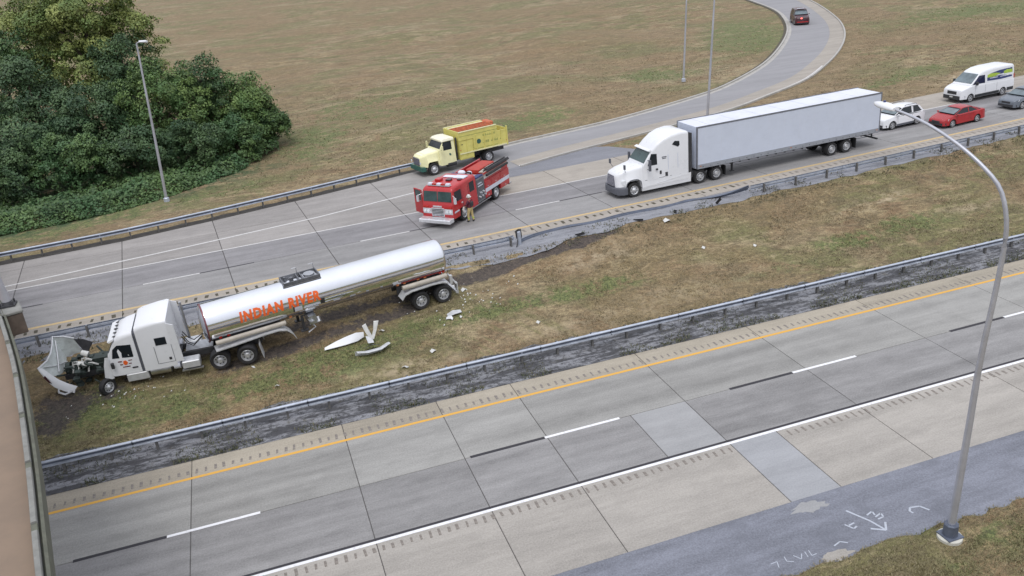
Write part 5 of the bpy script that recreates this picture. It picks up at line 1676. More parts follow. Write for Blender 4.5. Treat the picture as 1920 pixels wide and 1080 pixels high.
# ------------------------------------------------------------------ fire engine
def fire_engine():
    root = empty('fire_engine', (10.93, 53.55, ZF), R_(225.0))
    tag(root, 'red fire engine parked diagonally across the far lanes with a door open', 'fire engine')
    cab = [(-.52, .62, 1.62, 1.20, 1.16, .14), (-.58, .58, 1.70, 1.22, 1.18, .10), (-.70, .58, 2.64, 1.23, 1.16, .16), (-.85, .58, 2.80, 1.235, 1.14, .2), (-1.3, .58, 2.86, 1.24, 1.15, .2), (-3.35, .58, 2.88, 1.24, 1.15, .2), (-3.5, .58, 2.84, 1.24, 1.15, .2)]
    segs = [(-.52, -1.14), (-1.14, -2.46), (-2.46, -3.5)]
    lowc = [q if not (-2.44 < q[0] < -1.16) else q for q in cab]
    c2 = [cab[0], cab[1], cab[2], cab[3], (-1.22, .58, 2.85, 1.24, 1.15, .2), (-1.26, 1.12, 2.86, 1.24, 1.15, .2), (-2.36, 1.12, 2.87, 1.24, 1.15, .2), (-2.40, .58, 2.87, 1.24, 1.15, .2), cab[5], cab[6]]
    rloft(c2, 4).build('cab', RED, root, smooth=45)
    MB().box(-.52, .0, -1.16, 1.16, .42, .60).build('bumper_deck', ALU, root, smooth=0)
    MB().loft([[(x, -1.2 * k, z) for x, z in ((.0, .38), (.06, .40), (.06, .66), (.0, .68), (-.5, .68), (-.5, .38))] + [] for k in (1,)] + [[(x, 1.2, z) for x, z in ((.0, .38), (.06, .40), (.06, .66), (.0, .68), (-.5, .68), (-.5, .38))]]).build('bumper', CHROME_B, root, smooth=0, bevel=.03)
    w = MB()
    for y0, y1 in ((-1.08, -.02), (.02, 1.08)):
        w.plate([(-.585, y0, 1.80), (-.585, y1, 1.80), (-.70, y1 * .98, 2.52), (-.70, y0 * .98, 2.52)], (.99, 0, .14), .018)
    w.build('windshield', GLASS2, root, smooth=0)
    MB().box(-.60, -.52, -.22, -.98, 1.9, 2.2).build('vest_on_dash', LIME, root, smooth=0) if False else None
    gr = MB().box(-.53, -.49, -.48, .48, .72, 1.34).build('grille', CHROME_B, root, smooth=0, bevel=.01)
    for k in range(5): MB().box(-.49, -.475, -.44, .44, .78 + k * .11, .83 + k * .11).build('grille_bar', DKSTEEL, gr, smooth=0)
    MB().box(-.53, -.485, -.34, .34, 1.40, 1.52).build('nameplate', CHROME_B, root, smooth=0)
    for s in (-1, 1):
        b = MB().box(-.53, -.475, s * .86 - .26, s * .86 + .26, .98, 1.24).build('headlight_bezel', CHROME_B, root, smooth=0)
        for k in (-.13, .13): MB().cyl((-.48, s * .86 + k, 1.11), (-.455, s * .86 + k, 1.11), .10, n=12).build('headlight', LAMP, b, smooth=40)
        MB().box(-.53, -.505, s * .82 - .32, s * .82 + .32, .90, 1.30).build('front_trim', CHROME_B, root, smooth=0)
        MB().box(-.53, -.475, s * .9 - .18, s * .9 + .18, 1.32, 1.45).build('warning_light', REDLENS, root, smooth=0)
        MB().box(-1.15, -.6, s * 1.235, s * 1.245, .98, 1.10).build('white_stripe', WHITE3, root, smooth=0)
        p = MB(); side_panel(p, c2, [(-.82, 1.72), (-1.62, 1.72), (-1.62, 2.46), (-.86, 2.46)], s); p.build('side_window', GLASS, root, smooth=0)
        p = MB(); side_panel(p, c2, [(-2.66, 1.80), (-3.24, 1.80), (-3.24, 2.52), (-2.66, 2.52)], s); p.build('rear_window', GLASS, root, smooth=0)
        p = MB(); side_panel(p, c2, [(-1.70, 1.16), (-1.72, 1.16), (-1.72, 2.6), (-1.70, 2.6)], s, .006); side_panel(p, c2, [(-2.50, .7), (-2.52, .7), (-2.52, 2.6), (-2.50, 2.6)], s, .006); p.build('door_seam', DKSTEEL, root, smooth=0)
        p = MB(); side_panel(p, c2, [(-1.5, 1.42), (-1.66, 1.42), (-1.66, 1.5), (-1.5, 1.5)], s, .03); p.build('handle', CHROME_B, root, smooth=0)
        m = MB().box(-.52, -.42, s * 1.44 - .08, s * 1.44 + .08, 1.75, 2.2).tube([(-.6, s * 1.2, 2.3), (-.47, s * 1.43, 2.22)], .02, 6)
        m.build('side_mirror', CHROME_B, root, smooth=0)
        wheel(root, -1.80, s * 1.21, .53, .32, s, 'front')
        wheel(root, -5.98, s * 1.22, .53, .56, s, 'dual')
    # light bar and roof fittings
    lb = MB().box(-1.12, -.86, -.86, .86, 2.86, 2.90).build('light_bar', CHROME_B, root, smooth=0)
    for k in range(5):
        y0 = -.84 + k * .336
        MB().box(-1.10, -.88, y0 + .01, y0 + .325, 2.902, 3.03).build('light_module', [WHITE3, REDLENS, WHITE3, REDLENS, WHITE3][k] if k != 2 else WHITE3, lb, smooth=0, bevel=.02)
    MB().box(-.90, -.70, -.62, .62, 2.80, 2.83).build('roof_lettering_strip', ORANGE, root, smooth=0) if False else None
    for (x, y, wx, wy, h, mt) in ((-1.9, -.62, .22, .2, .16, RED), (-2.0, .1, .18, .18, .12, MAROON), (-2.7, .55, .28, .42, .10, WHITE3), (-2.75, -.25, .2, .5, .06, WHITE3), (-2.2, .78, .12, .14, .1, MAROON)):
        MB().box(x - wx, x + wx, y - wy, y + wy, 2.87, 2.88 + h).build('roof_fitting', mt, root, smooth=0, bevel=.03)
    # pump house
    MB().box(-4.52, -3.52, -1.2, 1.2, .62, 2.45).build('pump_house', ALU_D2, root, smooth=0)
    g = random.Random(8)
    for s in (-1, 1):
        pp = MB().box(-4.48, -3.56, s * 1.205, s * 1.23, .7, 2.35).build('pump_panel', DKSTEEL2, root, smooth=0)
        ga = MB()
        for k in range(9):
            x, z = -3.68 - .13 * (k % 5) - g.random() * .03, 1.85 + .2 * (k // 5)
            ga.cyl((x, s * 1.23, z), (x, s * 1.25, z), .05, n=9)
        ga.build('gauge', WHITE3, pp, smooth=40)
        va = MB()
        for k in range(5):
            x, z = -3.72 - .17 * k, 1.05 + .28 * (k % 2)
            va.cyl((x, s * 1.23, z), (x, s * 1.36, z), .07, n=10)
        va.build('hose_outlet', CHROME_B, pp, smooth=40)
        hb = MB()
        for k in range(8): hb.cyl((-3.62 - .11 * k, s * .75, 2.47), (-3.62 - .11 * k, s * 1.2, 2.52), .06, n=7)
        hb.build('crosslay_hose', NAVY, root, smooth=50)
        # running board
        MB().box(-5.2, -2.4, s * 1.02, s * 1.24, .48, .56).build('running_board', ALU, root, smooth=0)
    # body
    bd = MB()
    for s in (-1, 1):
        bd.box(-5.36, -4.54, s * .95 - .28, s * .95 + .28, .62, 1.92)
        bd.box(-6.62, -5.36, s * .95 - .28, s * .95 + .28, 1.18, 1.92)
        bd.box(-7.9, -6.62, s * .95 - .28, s * .95 + .28, .62, 1.92)
        MB().box(-7.9, -4.54, s * 1.10 - .05, s * 1.10 + .05, 1.925, 2.5).build('hose_bed_side', RED, root, smooth=0)
        MB().box(-7.88, -4.56, s * 1.232, s * 1.24, 1.06, 1.36).build('white_stripe', WHITE3, root, smooth=0)
        MB().box(-7.0, -4.6, s * 1.152, s * 1.16, 2.1, 2.36).build('white_lettering_panel', PALEW, root, smooth=0)
    bd.build('body', RED, root, smooth=0, bevel=.02)
    for s in (-1, 1):
        for x0, x1, z0, z1 in ((-5.28, -4.62, .70, 1.02), (-5.28, -4.62, 1.40, 1.86), (-6.55, -5.44, 1.42, 1.86), (-7.82, -6.70, .70, 1.02), (-7.82, -6.70, 1.40, 1.86)):
            dr_ = MB().box(x0, x1, s * 1.231, s * 1.243, z0, z1).build('locker_door', RED, root, smooth=0, bevel=.008)
            MB().box((x0 + x1) / 2 - .08, (x0 + x1) / 2 + .08, s * 1.243, s * 1.258, z0 + .06, z0 + .10).build('handle', CHROME_B, dr_, smooth=0)
        MB().box(-7.86, -4.6, s * 1.151, s * 1.163, 2.38, 2.43).build('gold_line', BEIGE, root, smooth=0)
    MB().box(-7.88, -4.54, -.66, .66, .7, 2.08).build('hose_bed', RED, root, smooth=0)
    MB().box(-7.8, -5.6, -.9, .15, 2.1, 2.42).build('hose_bed_cover', RED_D, root, smooth=0, bevel=.04)
    hz = MB()
    for k in range(6): hz.tube([(-5.5, .25 + k * .07, 2.25), (-6.6, .28 + k * .07, 2.36 + .02 * (k % 2)), (-7.8, .25 + k * .07, 2.3)], .05, 6)
    hz.build('folded_hose', BEIGE, root, smooth=50)
    MB().ell((-4.25, -.35, 2.66), (.22, .3, .18), 10, 6).ell((-4.35, .2, 2.62), (.16, .22, .16), 10, 6).build('hose_bag', WHITE3, root, smooth=60)
    ld = MB()
    for y in (.98, 1.26):
        ld.box(-8.0, -4.9, y - .03, y + .03, 2.56, 2.66)
        ld.box(-7.9, -5.0, y - .03, y + .03, 2.70, 2.78)
    for k in range(9): ld.cyl((-5.1 - k * .34, .98, 2.62), (-5.1 - k * .34, 1.26, 2.62), .02, n=6)
    ld.build('ladder', DKSTEEL, root, smooth=0)
    MB().cyl((-4.7, 1.34, 2.38), (-7.6, 1.34, 2.38), .09, n=10).build('suction_hose', BLACK, root, smooth=50)
    MB().tube([(-4.2, .4, 2.45), (-4.2, .4, 2.7), (-4.0, .4, 2.78), (-3.7, .4, 2.9)], .07, 8).build('deck_gun', DKSTEEL, root, smooth=50)
    ch = MB()
    for s in (-1, 1): ch.box(-7.7, -.5, s * .42 - .05, s * .42 + .05, .45, .7)
    for x in (-1.8, -5.98): ch.cyl((x, -1.0, .53), (x, 1.0, .53), .08, n=8)
    ch.build('chassis', DKSTEEL, root, smooth=0)
    MB().box(-8.2, -7.9, -1.2, 1.2, .5, .62).build('tailboard', ALU, root, smooth=0)
    # open officer door on the right side, hinged at its front edge
    ang = R_(-68)
    d = MB()
    def P(u, z, off=0.0):
        return (-.74 - u * math.cos(ang) - off * math.sin(ang), -1.25 + u * math.sin(ang) - off * math.cos(ang), z)
    def slabp(u0, u1, z0, z1, o0, o1):
        return [P(u0, z0, o0), P(u1, z0, o0), P(u1, z0, o1), P(u0, z0, o1), P(u0, z1, o0), P(u1, z1, o0), P(u1, z1, o1), P(u0, z1, o1)]
    d.hexa(slabp(0, .9, .75, 1.70, 0, .06))
    d.hexa(slabp(0, .09, 1.70, 2.55, 0, .05)).hexa(slabp(.81, .9, 1.70, 2.55, 0, .05)).hexa(slabp(.09, .81, 2.47, 2.55, 0, .05))
    dd = d.build('open_door', RED, root, smooth=0)
    MB().hexa(slabp(.1, .8, 1.71, 2.46, .015, .03)).build('door_window', GLASS2, dd, smooth=0)
    MB().hexa(slabp(.28, .55, 1.85, 2.3, -.12, -.02)).build('door_mirror', CHROME_B, dd, smooth=0)
    root.scale = (1.10, 1, .92)
    for ch in root.children:
        if ch.name.startswith('wheel'): ch.scale, ch.location.z = (1 / 1.10, 1, 1 / .92), .53 / .92
CHROME_B = pmat('bright_chrome_trim', (.78, .79, .82), .2, .55, var=.15, scale=6)
ALU_D2 = pmat('tread_plate', (.42, .42, .43), .4, .7, var=.3, scale=10)
RED_D = pmat('red_vinyl_cover', (.42, .045, .03), .6, var=.2, scale=3)
fire_engine()

# ------------------------------------------------------------------ yellow truck
def yellow_truck():
    root = empty('dump_truck', (12.78, 67.05, ZF), R_(180 + 14.2))
    tag(root, 'lime yellow highway work truck with cream cab parked behind the fire engine', 'truck')
    hood = [(-.08, .80, 1.50, .66, .56, .12), (-.25, .78, 1.62, .80, .70, .16), (-.52, .72, 1.70, 1.04, .76, .18), (-.58, 1.02, 1.71, 1.08, .78, .18), (-.66, 1.12, 1.72, 1.1, .78, .18), (-1.42, 1.12, 1.82, 1.12, .86, .18), (-1.5, .72, 1.83, 1.12, .86, .18), (-1.72, .66, 1.86, 1.1, .9, .16)]
    rloft(hood).build('hood', CREAM, root, smooth=45)
    ht = MB()
    ht.loft([[(x, -w, z), (x, w, z), (x, w * .96, z + .025), (x, -w * .96, z + .025)] for x, w, z in ((-.3, .5, 1.63), (-.9, .62, 1.745), (-1.62, .74, 1.84))])
    ht.build('hood_top', CREAMTOP, root, smooth=0)
    MB().box(-.12, -.02, -.52, .52, .86, 1.44).build('grille', GRILLE, root, smooth=0, bevel=.02)
    MB().loft([[(.05, -1.0, .46), (.05, 1.0, .46), (-.3, 1.12, .46), (-.3, -1.12, .46)], [(.05, -1.0, .80), (.05, 1.0, .80), (-.3, 1.12, .80), (-.3, -1.12, .80)]]).build('bumper', GREENP, root, smooth=0)
    cab = [(-1.66, .66, 1.86, 1.1, .98, .1), (-1.72, .62, 1.92, 1.12, .98, .1), (-2.12, .62, 2.52, 1.12, .92, .16), (-2.2, .62, 2.6, 1.12, .92, .16), (-3.0, .62, 2.62, 1.12, .92, .16), (-3.12, .64, 2.58, 1.11, .92, .14)]
    rloft(cab).build('cab', CREAM, root, smooth=45)
    MB().loft([rr(x, 2.50 if i else 2.46, z, .99, .95, .1) for i, (x, z) in enumerate(((-1.98, 2.58), (-2.15, 2.68), (-2.6, 2.72), (-3.1, 2.68)))]).build('cab_roof', CREAMTOP, root, smooth=45)
    MB().plate([(-1.75, -.95, 1.95), (-1.75, .95, 1.95), (-2.08, .86, 2.47), (-2.08, -.86, 2.47)], (.84, 0, .54), .014).build('windshield', GLASS, root, smooth=0)
    for s in (-1, 1):
        p = MB(); side_panel(p, cab, [(-1.84, 1.78), (-2.84, 1.78), (-2.84, 2.44), (-2.14, 2.44)], s); p.build('side_window', GLASS, root, smooth=0)
        q = MB(); side_panel(q, cab, [(-1.82, .72), (-2.9, .72), (-2.9, 1.76), (-1.82, 1.76)], s, .01); dd = q.build('door', CREAM, root, smooth=0)
        q = MB(); side_panel(q, cab, [(-2.55, 1.32), (-2.68, 1.28), (-2.72, 1.4), (-2.62, 1.5), (-2.52, 1.45)], s, .02); q.build('seal', GREENP, dd, smooth=0)
        m = MB().box(-1.86, -1.76, s * 1.34 - .08, s * 1.34 + .08, 1.75, 2.25).tube([(-1.8, s * 1.1, 1.75), (-1.8, s * 1.34, 1.8)], .02, 6); m.build('side_mirror', CREAM, root, smooth=0)
        MB().cyl((-.02, s * .78, 1.12), (.0, s * .78, 1.12), .1, n=12).build('headlight', LAMP, root, smooth=40)
        wheel(root, -1.04, s * 1.12, .5, .3, s, 'front')
        wheel(root, -6.1, s * 1.2, .5, .56, s, 'dual')
        MB().cyl((-2.3, s * .9, .62), (-3.1, s * .9, .62), .24, n=14).build('fuel_tank', DKSTEEL, root, smooth=40)
    # exhaust and cab guard
    MB().cyl((-3.28, .95, .9), (-3.28, .95, 2.6), .07, n=10).build('exhaust_stack', DKSTEEL, root, smooth=40)
    # cabinet section
    cb = MB().box(-4.75, -3.45, -1.2, 1.2, .72, 2.30).build('cabinet', YELLOW, root, smooth=0, bevel=.02)
    for s in (-1, 1):
        MB().box(-4.65, -4.13, s * 1.2, s * 1.225, 1.2, 2.22).build('cabinet_door', YELLOW, cb, smooth=0)
        MB().box(-4.07, -3.55, s * 1.2, s * 1.225, .82, 2.22).build('cabinet_door', YELLOW, cb, smooth=0)
        MB().box(-4.65, -4.13, s * 1.2, s * 1.225, .8, 1.12).build('cabinet_door', YELLOW, cb, smooth=0)
        MB().box(-3.75, -3.62, s * 1.225, s * 1.245, 1.95, 2.0).build('cabinet_handle', DKSTEEL, cb, smooth=0)
    # tall dump body
    x0, x1, zt = -7.95, -3.42, 2.96
    MB().box(x0, x1 - .02, -1.16, 1.16, 1.28, 1.42).build('bed_floor', YELLOW, root, smooth=0)
    for s in (-1, 1):
        bs = MB().box(x0 + .9, x1, s * 1.2 - .05, s * 1.2 + .05, 2.305, zt)
        bs.box(x0, x0 + .9, s * 1.2 - .05, s * 1.2 + .05, 1.2, 2.45)
        bs.box(x0 + .9, -4.76, s * 1.2 - .05, s * 1.2 + .05, 1.2, 2.303)
        b = bs.build('bed_side', YELLOW, root, smooth=0)
        for x in (-5.0, -5.8, -6.6, -7.4): MB().box(x - .04, x + .04, s * 1.25, s * 1.29, 1.31, 2.55).build('stake', YELLOW, b, smooth=0)
        MB().box(x0, x1, s * 1.25, s * 1.28, 1.2, 1.30).build('bed_rail', CREAM, b, smooth=0)
        MB().box(x0 + .95, x1, s * 1.25 - .07, s * 1.25 + .04, zt + .004, zt + .07).build('top_rail', CREAM, b, smooth=0)
        # round seal and two rows of faded lettering marks
        sl = MB().plate([(-5.25 + .2 * math.cos(a), s * 1.252, 1.95 + .2 * math.sin(a)) for a in [2 * math.pi * k / 14 for k in range(14)]], (0, s, 0), .008)
        sl.build('seal', GREENP, b, smooth=0)
        lt = MB()
        g = random.Random(5)
        for row, (xa, xb, z, hgt) in enumerate(((-5.65, -6.9, 2.30, .16), (-5.6, -7.3, 1.72, .20))):
            x = xa
            while x > xb:
                wd = g.uniform(.09, .15)
                lt.box(x - wd, x, s * 1.25, s * 1.256, z, z + hgt * g.uniform(.35, 1.0))
                if g.random() < .6: lt.box(x - wd - .01, x - wd + .02, s * 1.25, s * 1.257, z, z + hgt)
                x -= wd + g.choice((.05, .05, .06, .22))
        lt.build('faded_lettering', OLIVE_T, b, smooth=0)
    MB().box(x1 - .08, x1 - .01, -1.14, 1.14, 2.305, zt + .05).build('bed_front', YELLOW, root, smooth=0)
    MB().box(x0 + .0, x0 + .06, -1.14, 1.14, 1.45, 2.55).build('tailgate', YELLOW, root, smooth=0)
    for s in (-1, 1): MB().box(x0 - .06, x0 + .04, s * 1.22 - .07, s * 1.22 + .07, 1.15, 2.7).build('tailgate_post', YELLOW, root, smooth=0)
    for s in (-1, 1):
        for xa, xb in ((-5.68, -4.86), (-6.5, -5.9), (-7.0, -6.7)):
            MB().box(xa, xb, s * 1.25, s * 1.262, 1.36, 1.42).build('side_seam', OLIVE_T, root, smooth=0)
        MB().box(-7.05, -3.5, s * 1.25, s * 1.262, 2.62, 2.66).build('side_seam', OLIVE_T, root, smooth=0)
        for x in (-3.5, -7.9): MB().box(x - .05, x + .05, s * 1.25, s * 1.275, 1.5, 1.58).build('marker_light', AMBER, root, smooth=0)
    # orange load rails across the top
    for y, w2, mt in ((-.72, .2, CREAM), (-.42, .12, ORANGE_D), (.0, .12, ORANGE_D), (.35, .12, ORANGE_D), (.75, .12, ORANGE_D)):
        MB().box(x0 + 1.0, x1 - .1, y - w2 / 2, y + w2 / 2, zt - .04, zt + .06).build('roll_bar', mt, root, smooth=0)
    MB().box(-7.4, -6.85, -.9, .2, 2.7, 3.1).build('cone_stack', ORANGE_D, root, smooth=0, bevel=.08)
    fl = MB()
    for x in (-4.2, -5.1, -6.0): fl.box(x - .05, x + .05, -1.1, 1.1, zt - .10, zt - .05)
    fl.build('cross_bar', RUSTY, root, smooth=0)
    fr = MB()
    for s in (-1, 1): fr.box(-8.0, -.3, s * .42 - .05, s * .42 + .05, .62, .9)
    fr.box(-6.5, -5.7, -.5, .5, .5, 1.26).cyl((-1.04, -1, .5), (-1.04, 1, .5), .08, n=8)
    fr.box(-5.0, -3.4, -.8, .8, .9, 1.2)
    fr.build('chassis', DKSTEEL, root, smooth=0)
    for s in (-1, 1): MB().cyl((x0 - .12, s * 1.12, 1.45), (x0 - .02, s * 1.12, 1.45), .09, n=10).build('tail_light', CREAM, root, smooth=40)
ORANGE_D = pmat('faded_orange_paint', (.52, .13, .05), .55, var=.3, scale=5)
OLIVE_T = pmat('olive_faded_marks', (.34, .36, .10), .6, var=.3, scale=6)
yellow_truck()
# ------------------------------------------------------------------ cars
def arch_sections(L, ztop, hw, wheels, rw, zsill=.24, tuck=.06):
    """lower body sections from nose (x=0) back to -L"""
    xs = set([0, -.06, -.15, -L + .15, -L + .05, -L])
    x = -.15
    while x > -L + .15:
        xs.add(round(x, 3)); x -= .14
    for w in wheels:
        for d in (-rw, -rw * .92, -rw * .7, -rw * .4, 0, rw * .4, rw * .7, rw * .92, rw): xs.add(round(w + d, 3))
        xs.add(round(w + rw + .015, 3)); xs.add(round(w - rw - .015, 3))
    out = []
    for x in sorted(xs, reverse=True):
        z0 = zsill
        for w in wheels:
            if abs(x - w) <= rw + 1e-6: z0 = max(z0, rw * .92 + math.sqrt(max(0, rw * rw - (x - w) ** 2)) * 0 + .0 + math.sqrt(max(0, rw * rw - (x - w) ** 2)) - rw * .08)
        zt = ztop(x)
        w_ = hw(x)
        z0 = min(z0, zt - .12)
        out.append((x, z0, zt, w_, w_ - tuck, min(.09, (zt - z0) * .4)))
    return out

def car(name, loc, rz, label, cat, paint, L, W, H, belt, nose_z, hood_z, xws, xwt, xrt, xrb, rear_z, wheels, rw=.33, rack=False, suv=False, lamp=LAMP, grille=DKSTEEL, cladding=None, roofmat=None):
    root = empty(name, loc, rz)
    tag(root, label, cat)
    hwf = lambda x: W / 2 * min(1, .78 + .22 * math.sqrt(min(1, max(0, -x) / .55))) * min(1, .84 + .16 * math.sqrt(min(1, max(0, L + x) / .4)))
    zt = lambda x: float(np.interp(-x, [0, .08, .35, -xws, L - .35 if not suv else L - .1, L - .06, L], [nose_z - .12, nose_z, nose_z + .08, hood_z, rear_z, rear_z - .05, rear_z - .2]))
    low = arch_sections(L, zt, hwf, wheels, rw * 1.16)
    rloft(low).build('body', paint, root, smooth=40)
    gw = W / 2 - .05
    tw = W / 2 - .24
    g = [(xws, belt - .10, hood_z + .01, gw, gw - .06, .03), (xwt + .02, belt - .10, H - .10, gw, tw, .10), (xwt - .25, belt - .10, H - .045, gw, tw, .12), ((xwt + xrt) / 2, belt - .10, H - .03, gw, tw, .12), (xrt + .1, belt - .10, H - .06, gw, tw, .12), (xrt - .02, belt - .10, H - .12, gw, tw, .10), (xrb, belt - .10, rear_z + .01, gw - .03, gw - .1, .03)]
    rloft(g).build('window_glass', GLASS, root, smooth=40)
    wsx = MB().plate([(xws + .0 - .03, -gw + .13, hood_z + .07), (xws - .03, gw - .13, hood_z + .07), (xwt - .03, tw - .10, H - .13), (xwt - .03, -tw + .10, H - .13)], (H - hood_z, 0, xws - xwt), .03)
    wsx.build('windshield', GLASS_W, root, smooth=0)
    rf = MB()
    rs = [(x, z1) for (x, _, z1, _, _, _) in g[1:6]]
    rf.loft([[(x, -tw + .02, z - .10), (x, -tw + .02, z - .01), (x, -tw * .6, z + .025), (x, 0, z + .035), (x, tw * .6, z + .025), (x, tw - .02, z - .01), (x, tw - .02, z - .10)] for x, z in rs])
    roof = rf.build('roof', roofmat or paint, root, smooth=60)
    def yat(x, z): return side_y(g, x, z)
    for s in (-1, 1):
        p = MB()
        def pil(xa, za, xb, zb, wd):
            p.hexa([(xa + wd, s * (yat(xa, za) - .02), za), (xa - wd, s * (yat(xa, za) - .02), za), (xa - wd, s * (yat(xa, za) + .012), za), (xa + wd, s * (yat(xa, za) + .012), za),
                    (xb + wd, s * (yat(xb, zb) - .03), zb), (xb - wd, s * (yat(xb, zb) - .03), zb), (xb - wd, s * (yat(xb, zb) + .012), zb), (xb + wd, s * (yat(xb, zb) + .012), zb)])
        pil(xws + .02, belt, xwt - .02, H - .14, .05)
        xm = (xwt + xrt) / 2 - .08
        pil(xm, belt, xm - .03, H - .12, .035)
        if suv: pil(xrt + .75, belt, xrt + .68, H - .13, .04)
        pil(xrb + .16, belt, xrt + .0, H - .16, .10)
        p.build('pillar', paint, root, smooth=0)
        m = MB().ell((xws - .22, s * (W / 2 + .06), belt + .06), (.08, .10, .07), 10, 6); m.build('side_mirror', paint, root, smooth=60)
        hl = MB().hexa([(-.10, s * (W / 2 - .42), nose_z - .14), (-.42, s * (W / 2 - .06), nose_z - .08), (-.42, s * (W / 2 - .20), nose_z - .12), (-.2, s * (W / 2 - .42), nose_z - .16),
                        (-.16, s * (W / 2 - .42), nose_z + .03), (-.50, s * (W / 2 - .055), nose_z + .06), (-.50, s * (W / 2 - .2), nose_z + .07), (-.26, s * (W / 2 - .42), nose_z + .045)])
        hl.build('headlight', LAMP, root, smooth=0)
        MB().box(-L - .004, -L + .03, s * (W / 2 - .34) - .14, s * (W / 2 - .34) + .12, rear_z - .30, rear_z - .19).build('tail_light', REDLENS, root, smooth=0)
        d = MB()
        for xx in (xws - .28, xm, xrt + .35):
            side_panel(d, low, [(xx, .42), (xx - .014, .42), (xx - .014, belt - .12), (xx, belt - .12)], s, .004)
        d.build('door_seam', DKSTEEL, root, smooth=0)
        if cladding:
            c = MB(); side_panel(c, low, [(wheels[0] - rw * 1.2, .25), (wheels[1] + rw * 1.2, .25), (wheels[1] + rw * 1.2, .40), (wheels[0] - rw * 1.2, .40)], s, .014); c.build('sill_cladding', cladding, root, smooth=0)
        for x in wheels: wheel(root, x, s * (W / 2 - .02), rw, .22, s, 'car')
        if rack:
            MB().tube([(xwt - .3, s * (tw - .04), H + .0), (xwt - .4, s * (tw - .04), H + .06), (xrt + .3, s * (tw - .04), H + .05), (xrt + .2, s * (tw - .04), H - .01)], .022, 6).build('roof_rack', DKSTEEL, root, smooth=50)
    MB().box(-.12, .012, -W * .22, W * .22, nose_z - .26, nose_z - .09).build('grille', grille, root, smooth=0, bevel=.02)
    MB().loft([[(.02, -W * .36, .26), (.02, W * .36, .26), (-.25, W * .47, .26), (-.25, -W * .47, .26)], [(.02, -W * .36, .44), (.02, W * .36, .44), (-.25, W * .47, .44), (-.25, -W * .47, .44)]]).build('lower_bumper', grille, root, smooth=0)
    MB().box(-.004, .02, -.16, .16, .46, .56).build('licence_plate', PALEW, root, smooth=0) if False else None
    ub = MB().box(-L + .2, -.2, -W / 2 + .12, W / 2 - .12, .2, .45); ub.build('underbody', DKSTEEL, root, smooth=0)
    return root
H0 = math.pi
car('suv', (49.0, 57.35, ZF), H0 + R_(5.5), 'white small crossover with roof rails following right behind the white trailer', 'car', WHITE, 4.45, 1.85, 1.68, 1.10, .88, 1.10, -1.1, -1.95, -3.75, -4.25, 1.12, (-.85, -3.48), .35, rack=True, suv=True, cladding=PLASTIC)
car('sedan', (52.85, 55.1, ZF), H0 + R_(5.8), 'bright red sedan in the lane beside the white van', 'car', REDCAR, 4.6, 1.80, 1.43, .94, .68, .96, -1.05, -1.95, -3.2, -4.1, 1.02, (-.9, -3.6), .325)
car('sedan', (61.35, 56.5, ZF), H0 + R_(6.0), 'grey car cut off by the right edge of the picture', 'car', GREYCAR, 4.6, 1.85, 1.55, .98, .78, 1.0, -1.1, -1.9, -3.5, -4.3, 1.08, (-.9, -3.6), .34, suv=True)

